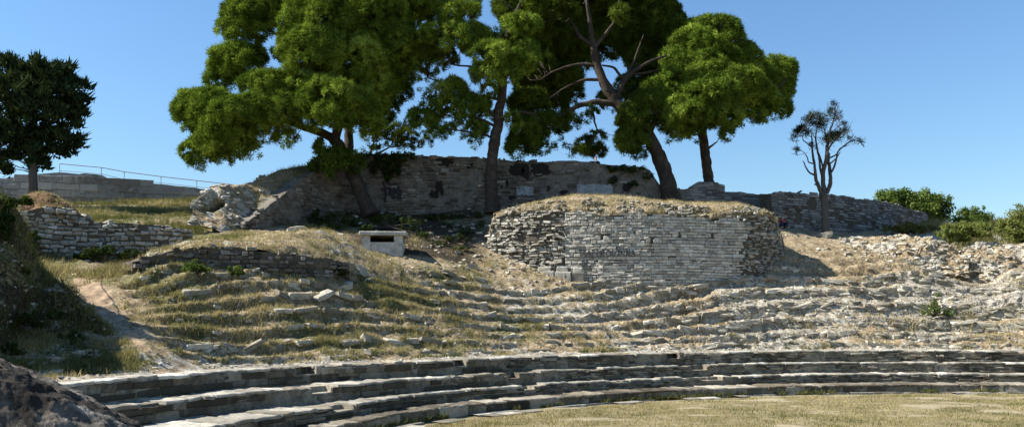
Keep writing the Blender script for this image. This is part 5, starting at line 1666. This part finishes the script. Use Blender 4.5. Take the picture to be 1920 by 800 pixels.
shrub('ivy', 'straggling ivy on the right end of the back wall', 'ivy', P(1180, 316, 53.4), 53.4, [(1140, 318, 12, 9, 0, 0.7), (1165, 316, 18, 6, 0, 0.7), (1195, 317, 22, 7, 0, 0.7), (1215, 330, 12, 12, 0, 0.6), (1150, 340, 8, 10, 0, 0.5), (1190, 345, 14, 10, 0, 0.5)], 'ivy', leaf=0.12, per=36, cr=0.24)


# ------------------------------------------------------------------ grass, scattered stones
def blades(mb, Pts, h, n=5, spread=0.08, wd=0.022, tint=None):
    k = len(Pts)
    Cc = np.repeat(Pts, n, 0)
    H = np.repeat(np.broadcast_to(h, (k,)), n) * rng.uniform(0.5, 1.2, k * n)
    a = rng.uniform(0, 2 * PI, k * n)
    b0 = Cc.copy()
    b0[:, :2] += rng.normal(0, spread, (k * n, 2))
    ln = rng.normal(0, 0.5, (k * n, 2)) * H[:, None]
    s = np.stack([np.cos(a), np.sin(a), 0 * a], -1) * wd * 0.5
    tip = b0 + np.stack([ln[:, 0], ln[:, 1], H], -1)
    b0[:, 2] -= 0.02
    t = np.repeat(tint if tint is not None else rng.random(k), n)
    t = np.clip(t + rng.normal(0, 0.12, k * n), 0, 1)
    mb.add(np.stack([b0 - s, b0 + s, tip], 1).reshape(-1, 3), None, np.arange(k * n * 3).reshape(-1, 3), np.repeat(np.stack([t, t, t], -1), 3, 0))


G3 = np.stack([gx, gy, gzv], -1)


def sample_hill(n, w):
    """random points on the hillside grid with cell weights w"""
    ar = np.linalg.norm(np.cross(G3[1:, :-1] - G3[:-1, :-1], G3[:-1, 1:] - G3[:-1, :-1]), axis=-1)
    p = (ar * w[:-1, :-1]).ravel()
    p = np.clip(p, 0, None)
    i = rng.choice(len(p), n, p=p / p.sum())
    a, b = np.unravel_index(i, ar.shape)
    fu, fv = rng.random(n)[:, None], rng.random(n)[:, None]
    q = (G3[a, b] * (1 - fu) + G3[a + 1, b] * fu) * (1 - fv) + (G3[a, b + 1] * (1 - fu) + G3[a + 1, b + 1] * fu) * fv
    return q, a, b


def inview(pad=60):
    x = 960 + F * gx / np.maximum(gy, 1)
    return (x > -pad) & (x < 1920 + pad) & (gy > 8)


vis = inview() & (SS > 1.25) & (SS < 30)
wt = vis * np.clip(greenm * 1.6 - 0.25 + 0.25 * (1 - rightness), 0.03, 1.2) * (pathd > 0.5) / np.maximum(gy, 20) ** 1.2
q, a, b = sample_hill(24000, wt * sstep(-0.25, 0.5, fbm(gxy, 0.9, 3, 77)) * sstep(-0.6, 0.3, fbm(gxy, 3.0, 2, 78)))
dry = np.clip(0.66 - 0.5 * (greenm[a, b] - 0.35) + 0.22 * fbm(q[:, :2], 0.8, 3, 91) + 0.15 * rightness[a, b], 0.05, 1)
mb = MB()
blades(mb, q, rng.uniform(0.06, 0.2, len(q)), 6, 0.07, 0.028, dry)
q, a, b = sample_hill(9000, (vis & (SS < 9.5)) * (0.2 + np.clip(greenm, 0, 1)) * (pathd > 0.5) * sstep(0.6, 1.3, sl) / np.maximum(gy, 20))
blades(mb, q, rng.uniform(0.06, 0.18, len(q)), 6, 0.06, 0.028, np.clip(0.45 + 0.3 * rightness[a, b] + 0.3 * fbm(q[:, :2], 0.9, 3, 92), 0, 1))
tag(mb.build('grass', M['grass']), kind='stuff')
mb = MB()
for nm, cnt, hh_, dr in (('bank', 4200, (0.06, 0.24), 0.16), ('mound', 3500, (0.06, 0.18), 0.6), ('blocktop', 3400, (0.05, 0.15), 0.78), ('spur', 2500, (0.08, 0.25), 0.45), ('heap', 500, (0.05, 0.15), 0.5)):
    S = SURF[nm].reshape(-1, 3)
    i = rng.choice(len(S), cnt)
    pt = S[i] + rng.normal(0, 0.04, (cnt, 3)) * np.array([1, 1, 0])
    if nm == 'bank': pt = pt[(pt[:, 2] < 12)]
    if nm == 'spur':
        k = (960 + F * pt[:, 0] / pt[:, 1]) > 470
        pt = pt[k]
    blades(mb, pt, rng.uniform(*hh_, len(pt)), 5, 0.08, 0.026, np.clip(dr + 0.25 * fbm(pt[:, :2], 0.9, 3, 95), 0, 1))
tag(mb.build('bank_grass', M['grass']), kind='stuff')
# fresh grass along the foot of the left bank
n = 2600
t_ = rng.uniform(-60, 262, n)
pf = np.array([P(a, np.interp(a, [-60, 0, 60, 120, 180, 225, 262], [708, 700, 693, 690, 684, 676, 668]), np.interp(a, [-60, 0, 60, 120, 180, 225, 262], [20.5, 21.5, 22.4, 22.8, 23.2, 23.7, 24.1])) for a in t_])
pf[:, :2] += rng.normal(0, 0.30, (n, 2)) - np.array([-0.1, 0.6])
pf[:, 2] = ground_z(pf[:, 0], pf[:, 1])
mb = MB()
blades(mb, pf, rng.uniform(0.04, 0.15, n), 7, 0.08, 0.028, np.clip(0.26 + 0.25 * fbm(pf[:, :2], 1.1, 3, 141), 0, 1))
tag(mb.build('bank_foot_grass', M['grass']), kind='stuff')
# tall green grass on the skyline bank at the right
wg = (inview() & (SS > 12) & (SS < 34) & (pxs > 1735)) * sstep(-0.3, 0.4, fbm(gxy, 0.5, 3, 131))
q, a, b = sample_hill(9000, wg)
mb = MB()
blades(mb, q, rng.uniform(0.2, 0.6, len(q)), 7, 0.14, 0.045, np.clip(0.27 + 0.3 * fbm(q[:, :2], 0.4, 3, 133), 0, 1))
wg = (inview() & (SS > 9) & (SS < 34) & (pxs < 380) & (pxs > 60)) * sstep(-0.3, 0.4, fbm(gxy, 0.5, 3, 135))
q, a, b = sample_hill(5000, wg)
blades(mb, q, rng.uniform(0.12, 0.45, len(q)), 6, 0.12, 0.035, np.clip(0.34 + 0.35 * fbm(q[:, :2], 0.4, 3, 137), 0, 1))
tag(mb.build('tall_grass', M['grass']), kind='stuff')
# lawn grass
n = 26000
th_ = rng.uniform(math.radians(62), math.radians(175), n)
r_ = RK(1, th_) - 1.0 - rng.random(n) ** 1.4 * 13
x_, y_ = polar(th_, r_)
k = (y_ > 12) & (np.abs(x_ / np.maximum(y_, 1)) < 0.68) & (rng.random(n) > lawn_bare(x_, y_) * 0.95)
pt = np.stack([x_[k], y_[k], 0 * x_[k]], -1)
mb = MB()
blades(mb, pt, rng.uniform(0.03, 0.08, len(pt)), 5, 0.09, 0.02, np.clip(0.66 + 0.35 * fbm(pt[:, :2], 0.5, 3, 97), 0, 1))
# weeds along the foot of the rows
for kk in (1, 1, 4):
    t_ = rng.uniform(math.radians(66), math.radians(175), 900)
    cl = fbm(np.stack([t_ * 30, t_ * 0], -1), 0.7, 3, 98 + kk)
    t_ = t_[cl > 0.15]
    x_, y_ = polar(t_, RK(kk, t_) + (-0.08 if kk == 1 else 1.25))
    pt = np.stack([x_, y_, np.full_like(x_, 0.02 if kk == 1 else 1.70)], -1)
    blades(mb, pt, rng.uniform(0.08, 0.22, len(pt)), 7, 0.05, 0.03, np.full(len(pt), 0.2))
tag(mb.build('lawn_grass', M['grass']), kind='stuff')

# ledge stones along the broken tiers
wl = (inview() & (SS > 1.2) & (SS < 8.8)) * np.clip(sl - 0.5, 0, 2) * np.clip(0.15 + rockm, 0.05, 1) * (pathd > 0.5)
q, a, b = sample_hill(800, wl)
mb = MB()
tang = np.arctan2(q[:, 1] - CY, q[:, 0] - CX) + PI / 2
q[:, 2] -= 0.03
rocks(mb, q, rng.uniform(0.12, 0.34, len(q)) * (0.75 + 0.4 * rightness[a, b]), 0.6, long=2.0, yaw=tang, squar=0.65)
q, a, b = sample_hill(7000, (inview() & (SS > 0.9) & (SS < 14)) * np.clip(0.10 + rockm, 0.04, 1))
rocks(mb, q, rng.uniform(0.03, 0.14, len(q)) , 0.55, long=1.4, detail=0)
# surviving blocks of the broken tiers, row by row
for k in range(0, 9):
    t_ = math.radians(188)
    L_ = []
    while t_ > math.radians(66):
        w_ = random.uniform(0.35, 1.25)
        r_ = 34 + k * 0.8
        L_.append((t_ - w_ * 0.5 / r_, w_))
        t_ -= (w_ + random.uniform(0.0, 0.12)) / r_
    L_ = np.array(L_)
    th_ = L_[:, 0]
    sk = riser_s(th_, k)
    x_, y_ = polar(th_, RK(4, th_) + sk)
    px_ = 960 + F * x_ / np.maximum(y_, 1)
    rt = sstep(500, 1300, px_)
    pres = fbm(np.stack([th_ * 34, th_ * 0 + k * 3.7], -1), 0.32, 3, 151)
    ok = (pres > 0.36 - 0.66 * rt - 0.30 * (k < 2)) & (dist_poly(x_, y_, PATH_XY) > 1.0) & (px_ > -40) & (px_ < 1960) & (rng.random(len(px_)) > 0.12)
    # no blocks above the slope's dry patch
    ok &= ~((np.abs(px_ - 1560) < 150) & (k > 5))
    x_, y_, th_, w_ = x_[ok], y_[ok], th_[ok], L_[ok, 1]
    h_ = rng.uniform(0.16, 0.30, len(x_))
    x_, y_ = polar(th_, RK(4, th_) + sk[ok] + 0.09)
    zt_ = ground_z(*polar(th_, RK(4, th_) + sk[ok] + 0.22))
    C_ = np.stack([x_, y_, zt_ - h_ * 0.60], -1)
    n_ = len(C_)
    tn_ = np.stack([np.clip(rng.normal(0.36, 0.2, n_), 0, 1), 0.3 + 0.7 * rng.random(n_), rng.random(n_)], -1)
    for i in range(n_):
        rocks(mb, C_[i:i + 1], [w_[i] * 1.1], 1.0, tint=tn_[i:i + 1], long=1.0, yaw=th_[i] + PI / 2, squar=0.82, scl=(w_[i] * 1.12, rng.uniform(0.35, 0.55), h_[i] * 1.25))
wr = (inview() & (SS > 8.5) & (SS < 22)) * (sl > 0.35) * 1.0
q, a, b = sample_hill(900, wr)
rocks(mb, q, rng.uniform(0.08, 0.30, len(q)), 0.6, long=1.4)
S = SURF['bank'][:70].reshape(-1, 3)
i = rng.choice(len(S), 260)
rocks(mb, S[i], rng.uniform(0.04, 0.13, len(i)), 0.55, long=1.3)
tag(mb.build('rubble_scatter', M['rock']), kind='stuff')

# a few single boulders
for (px, py, D, s, lab) in ((1352, 510, 46.5, 0.7, 'rounded grey boulder at the right foot of the central block'), (555, 431, 45.5, 0.9, 'pale squared boulder on the slope left of the concrete hut'),
                            (885, 500, 44.8, 0.6, 'long low stone lying left of the central block footing'), (1548, 440, 52.4, 0.8, 'sunlit pale boulder at the foot of the bare cypress'),
                            (690, 660, 30.6, 0.28, 'small white stone on the ledge above the top seat row')):
    mb = MB()
    rocks(mb, [P(px, py, D)], [s * 0.85], 0.85, tint=np.array([[0.45, 0.5, 0.5]]), long=1.3, yaw=0.1, squar=0.8)
    o = mb.build('boulder', M['rock'], loc=P(px, py, D))
    tag(o, lab, 'boulder')


# ------------------------------------------------------------------ people
def person(loc, label, joints, edges, shirt_edges, leg_edges, shirt, trousers, head):
    r = empty('person', loc, label, 'person')
    L = np.array(loc)

    def skin(name, idx_edges, mat, grow, root):
        used = sorted({i for e in idx_edges for i in e})
        mp = {j: i for i, j in enumerate(used)}
        me = bpy.data.meshes.new(name)
        me.from_pydata([joints[j][:3] for j in used], [(mp[a], mp[b]) for a, b in idx_edges], [])
        o = bpy.data.objects.new(name, me)
        COL.objects.link(o)
        o.parent = r
        sk = o.modifiers.new('skin', 'SKIN')
        for j, v in zip(used, me.skin_vertices[0].data if me.skin_vertices else []):
            v.radius = (joints[j][3] * grow, joints[j][3] * grow)
        if not me.skin_vertices:
            me.attributes.new
        ss = o.modifiers.new('sub', 'SUBSURF')
        ss.levels = ss.render_levels = 1
        me.materials.append(mat)
        return o
    return r, skin


def tapered_body(mb, J, chains):
    for ch in chains:
        pts = np.array([J[c][:3] for c in ch])
        rad = np.array([J[c][3] for c in ch])
        n = (len(ch) - 1) * 4 + 1
        S_ = resample([pts, pts], n, 2)[0]
        rr_ = np.interp(np.linspace(0, len(ch) - 1, n), np.arange(len(ch)), rad)
        tube(mb, S_, rr_, 10)


def blob(mb, c, r3, seg=10):
    th, ph = np.meshgrid(np.linspace(0, 2 * PI, seg + 1), np.linspace(0, PI, seg), indexing='ij')
    V_ = np.stack([c[0] + r3[0] * np.sin(ph) * np.cos(th), c[1] + r3[1] * np.sin(ph) * np.sin(th), c[2] + r3[2] * np.cos(ph)], -1)
    mb.add(V_.reshape(-1, 3), grid_faces(seg + 1, seg))


def remesh(o, vox):
    md = o.modifiers.new('remesh', 'REMESH')
    md.mode = 'VOXEL'
    md.voxel_size = vox
    md.use_smooth_shade = True


def make_person(loc, label, J, body, shirt, trousers, face_dir, shirt_mat, trouser_mat):
    L = np.array(loc)
    J = {k: (v[0] + L[0], v[1] + L[1], v[2] + L[2], v[3]) for k, v in J.items()}
    r = empty('person', loc, label, 'person')
    mb = MB()
    tapered_body(mb, J, body)
    h = np.array(J['head'][:3])
    fd = np.array(face_dir)
    sd_ = np.array([-fd[1], fd[0], 0])
    blob(mb, h, (0.078, 0.088, 0.115))
    blob(mb, h + fd * 0.088 + np.array([0, 0, -0.012]), (0.016, 0.016, 0.022), 6)      # nose
    blob(mb, h + fd * 0.055 + np.array([0, 0, -0.075]), (0.045, 0.045, 0.035), 6)      # jaw
    for s in (-1, 1): blob(mb, h + sd_ * s * 0.08, (0.016, 0.016, 0.03), 6)            # ears
    # hands with fingers
    for hk, fk in (('hand_l', 'fore_l'), ('hand_r', 'fore_r')):
        if hk in J:
            c = np.array(J[hk][:3])
            d = c - np.array(J[fk][:3])
            d /= np.linalg.norm(d)
            w_ = np.cross(d, [0, 0, 1.0])
            w_ /= np.linalg.norm(w_) + 1e-6
            blob(mb, c + d * 0.03, (0.04, 0.04, 0.03), 6)
            for i, (o_, l_) in enumerate(((-0.03, 0.07), (-0.01, 0.085), (0.01, 0.08), (0.03, 0.06))):
                a_ = c + d * 0.06 + w_ * o_
                tube(mb, [a_, a_ + d * l_ * 0.6, a_ + d * l_ - np.array([0, 0, 0.02])], [0.010, 0.010, 0.008], 5)
            tube(mb, [c + w_ * 0.035, c + w_ * 0.065 + d * 0.03, c + w_ * 0.07 + d * 0.06], [0.012, 0.011, 0.009], 5)
    o = mb.build('body', M['skin'], r)
    remesh(o, 0.014)
    for nm, chains, mat, g in (('shirt', shirt, shirt_mat, 1.18), ('trousers', trousers, trouser_mat, 1.15)):
        if not chains: continue
        mb = MB()
        tapered_body(mb, {k: (v[0], v[1], v[2], v[3] * g) for k, v in J.items()}, chains)
        remesh(mb.build(nm, mat, r), 0.02)
    mb = MB()
    blob(mb, h - fd * 0.018 + np.array([0, 0, 0.028]), (0.086, 0.094, 0.105))
    mb.build('hair', M['hair'], r, smooth=True)
    mb = MB()
    for s in (-1, 1):
        blob(mb, h + fd * 0.078 + sd_ * s * 0.03 + np.array([0, 0, 0.012]), (0.011, 0.011, 0.009), 6)
    blob(mb, h + fd * 0.080 + np.array([0, 0, -0.055]), (0.02, 0.012, 0.006), 6)
    mb.build('face_features', M['hair'], r)
    return r


# seated in red at the foot of the long wall, knees drawn up
sp = P(1466, 421, 54.2)
sp[2] = gz(sp[0], sp[1])
J = {'hip': (0, 0, 0.13, 0.14), 'waist': (-0.02, 0.0, 0.3, 0.13), 'chest': (0.0, -0.06, 0.48, 0.15), 'neck': (0.02, -0.12, 0.62, 0.06), 'head': (0.04, -0.16, 0.76, 0.06),
     'sh_l': (-0.17, -0.06, 0.55, 0.06), 'el_l': (-0.24, -0.22, 0.36, 0.045), 'fore_l': (-0.15, -0.36, 0.40, 0.038), 'hand_l': (-0.05, -0.44, 0.42, 0.03),
     'sh_r': (0.17, -0.06, 0.55, 0.06), 'el_r': (0.27, -0.2, 0.38, 0.045), 'fore_r': (0.2, -0.36, 0.38, 0.038), 'hand_r': (0.08, -0.45, 0.40, 0.03),
     'hl': (-0.1, -0.05, 0.13, 0.11), 'kl': (-0.14, -0.42, 0.46, 0.065), 'al': (-0.14, -0.58, 0.09, 0.045), 'tl': (-0.15, -0.76, 0.04, 0.035),
     'hr': (0.1, -0.05, 0.13, 0.11), 'kr': (0.16, -0.42, 0.44, 0.065), 'ar': (0.18, -0.60, 0.08, 0.045), 'tr': (0.2, -0.78, 0.04, 0.035)}
BODY = [['hip', 'waist', 'chest', 'neck', 'head'], ['chest', 'sh_l', 'el_l', 'fore_l', 'hand_l'], ['chest', 'sh_r', 'el_r', 'fore_r', 'hand_r'], ['hip', 'hl', 'kl', 'al', 'tl'], ['hip', 'hr', 'kr', 'ar', 'tr']]
SHIRT = [['hip', 'waist', 'chest'], ['chest', 'sh_l', 'el_l'], ['chest', 'sh_r', 'el_r']]
TROU = [['hip', 'hl', 'kl', 'al'], ['hip', 'hr', 'kr', 'ar']]
make_person(sp, 'person in red sitting with drawn-up knees at the foot of the long wall', J, BODY, SHIRT, TROU, (0.1, -0.99, 0), M['red'], M['navy'])
# standing behind the back wall, only head and shoulders showing
hp = P(1117, 297.5, 56.0)
sz = hp[2] - 1.62
J = {'hip': (0, 0, 0.92, 0.14), 'waist': (0, 0, 1.08, 0.125), 'chest': (0, 0.0, 1.30, 0.155), 'neck': (0, -0.01, 1.47, 0.06), 'head': (0, -0.03, 1.62, 0.06),
     'sh_l': (-0.2, 0, 1.38, 0.06), 'el_l': (-0.27, 0.0, 1.1, 0.045), 'fore_l': (-0.26, -0.1, 0.95, 0.036), 'hand_l': (-0.25, -0.15, 0.86, 0.03),
     'sh_r': (0.2, 0, 1.38, 0.06), 'el_r': (0.27, 0.0, 1.1, 0.045), 'fore_r': (0.26, -0.1, 0.95, 0.036), 'hand_r': (0.25, -0.15, 0.86, 0.03),
     'hl': (-0.1, 0, 0.88, 0.10), 'kl': (-0.11, -0.02, 0.48, 0.06), 'al': (-0.11, 0.02, 0.08, 0.045), 'tl': (-0.12, -0.16, 0.04, 0.035),
     'hr': (0.1, 0, 0.88, 0.10), 'kr': (0.11, -0.02, 0.48, 0.06), 'ar': (0.11, 0.02, 0.08, 0.045), 'tr': (0.12, -0.16, 0.04, 0.035)}
make_person(np.array([hp[0], hp[1], sz]), 'person standing behind the back wall with just the dark head showing over its top', J, BODY, SHIRT, TROU, (0, -1, 0), M['navy'], M['navy'])


# ------------------------------------------------------------------ camera, sun and sky
cam = bpy.data.cameras.new('camera')
cam.sensor_width = 36
cam.lens = 36 * F / 1920
cam.clip_start = 0.1
cam.clip_end = 6000
co = bpy.data.objects.new('camera', cam)
COL.objects.link(co)
co.location = (0, 0, CAM_H)
co.rotation_euler = (PI / 2 + PITCH, 0, 0)
scene.camera = co

SUN_EL = math.radians(43)
SUN_AZ = math.radians(-94)      # clockwise from +Y (into the picture); negative is left
sd = Vector((math.cos(SUN_EL) * math.sin(SUN_AZ), math.cos(SUN_EL) * math.cos(SUN_AZ), math.sin(SUN_EL)))
sl_ = bpy.data.lights.new('sun', 'SUN')
sl_.energy = 5.0
sl_.angle = math.radians(0.53)
sl_.color = (1.0, 0.955, 0.87)
so = bpy.data.objects.new('sun', sl_)
COL.objects.link(so)
so.rotation_euler = sd.to_track_quat('Z', 'Y').to_euler()

w = bpy.data.worlds.new('World')
scene.world = w
w.use_nodes = True
nt = w.node_tree
nt.nodes.clear()
sky = nt.nodes.new('ShaderNodeTexSky')
sky.sky_type = 'NISHITA'
sky.sun_disc = False
sky.sun_elevation = SUN_EL
sky.sun_rotation = SUN_AZ
sky.altitude = 0
sky.air_density = 1.5
sky.dust_density = 0.0
sky.ozone_density = 10.0
bg = nt.nodes.new('ShaderNodeBackground')
bg.inputs['Strength'].default_value = 0.0705
wo = nt.nodes.new('ShaderNodeOutputWorld')
nt.links.new(sky.outputs[0], bg.inputs[0])
nt.links.new(bg.outputs[0], wo.inputs[0])

scene.view_settings.view_transform = 'Standard'
scene.view_settings.look = 'None'
scene.view_settings.exposure = 1.25
scene.view_settings.gamma = 1.0
scene.view_settings.use_curve_mapping = False
scene.cycles.max_bounces = 6
scene.cycles.diffuse_bounces = 3
scene.cycles.transmission_bounces = 4
scene.cycles.use_adaptive_sampling = True
scene.cycles.adaptive_threshold = 0.02
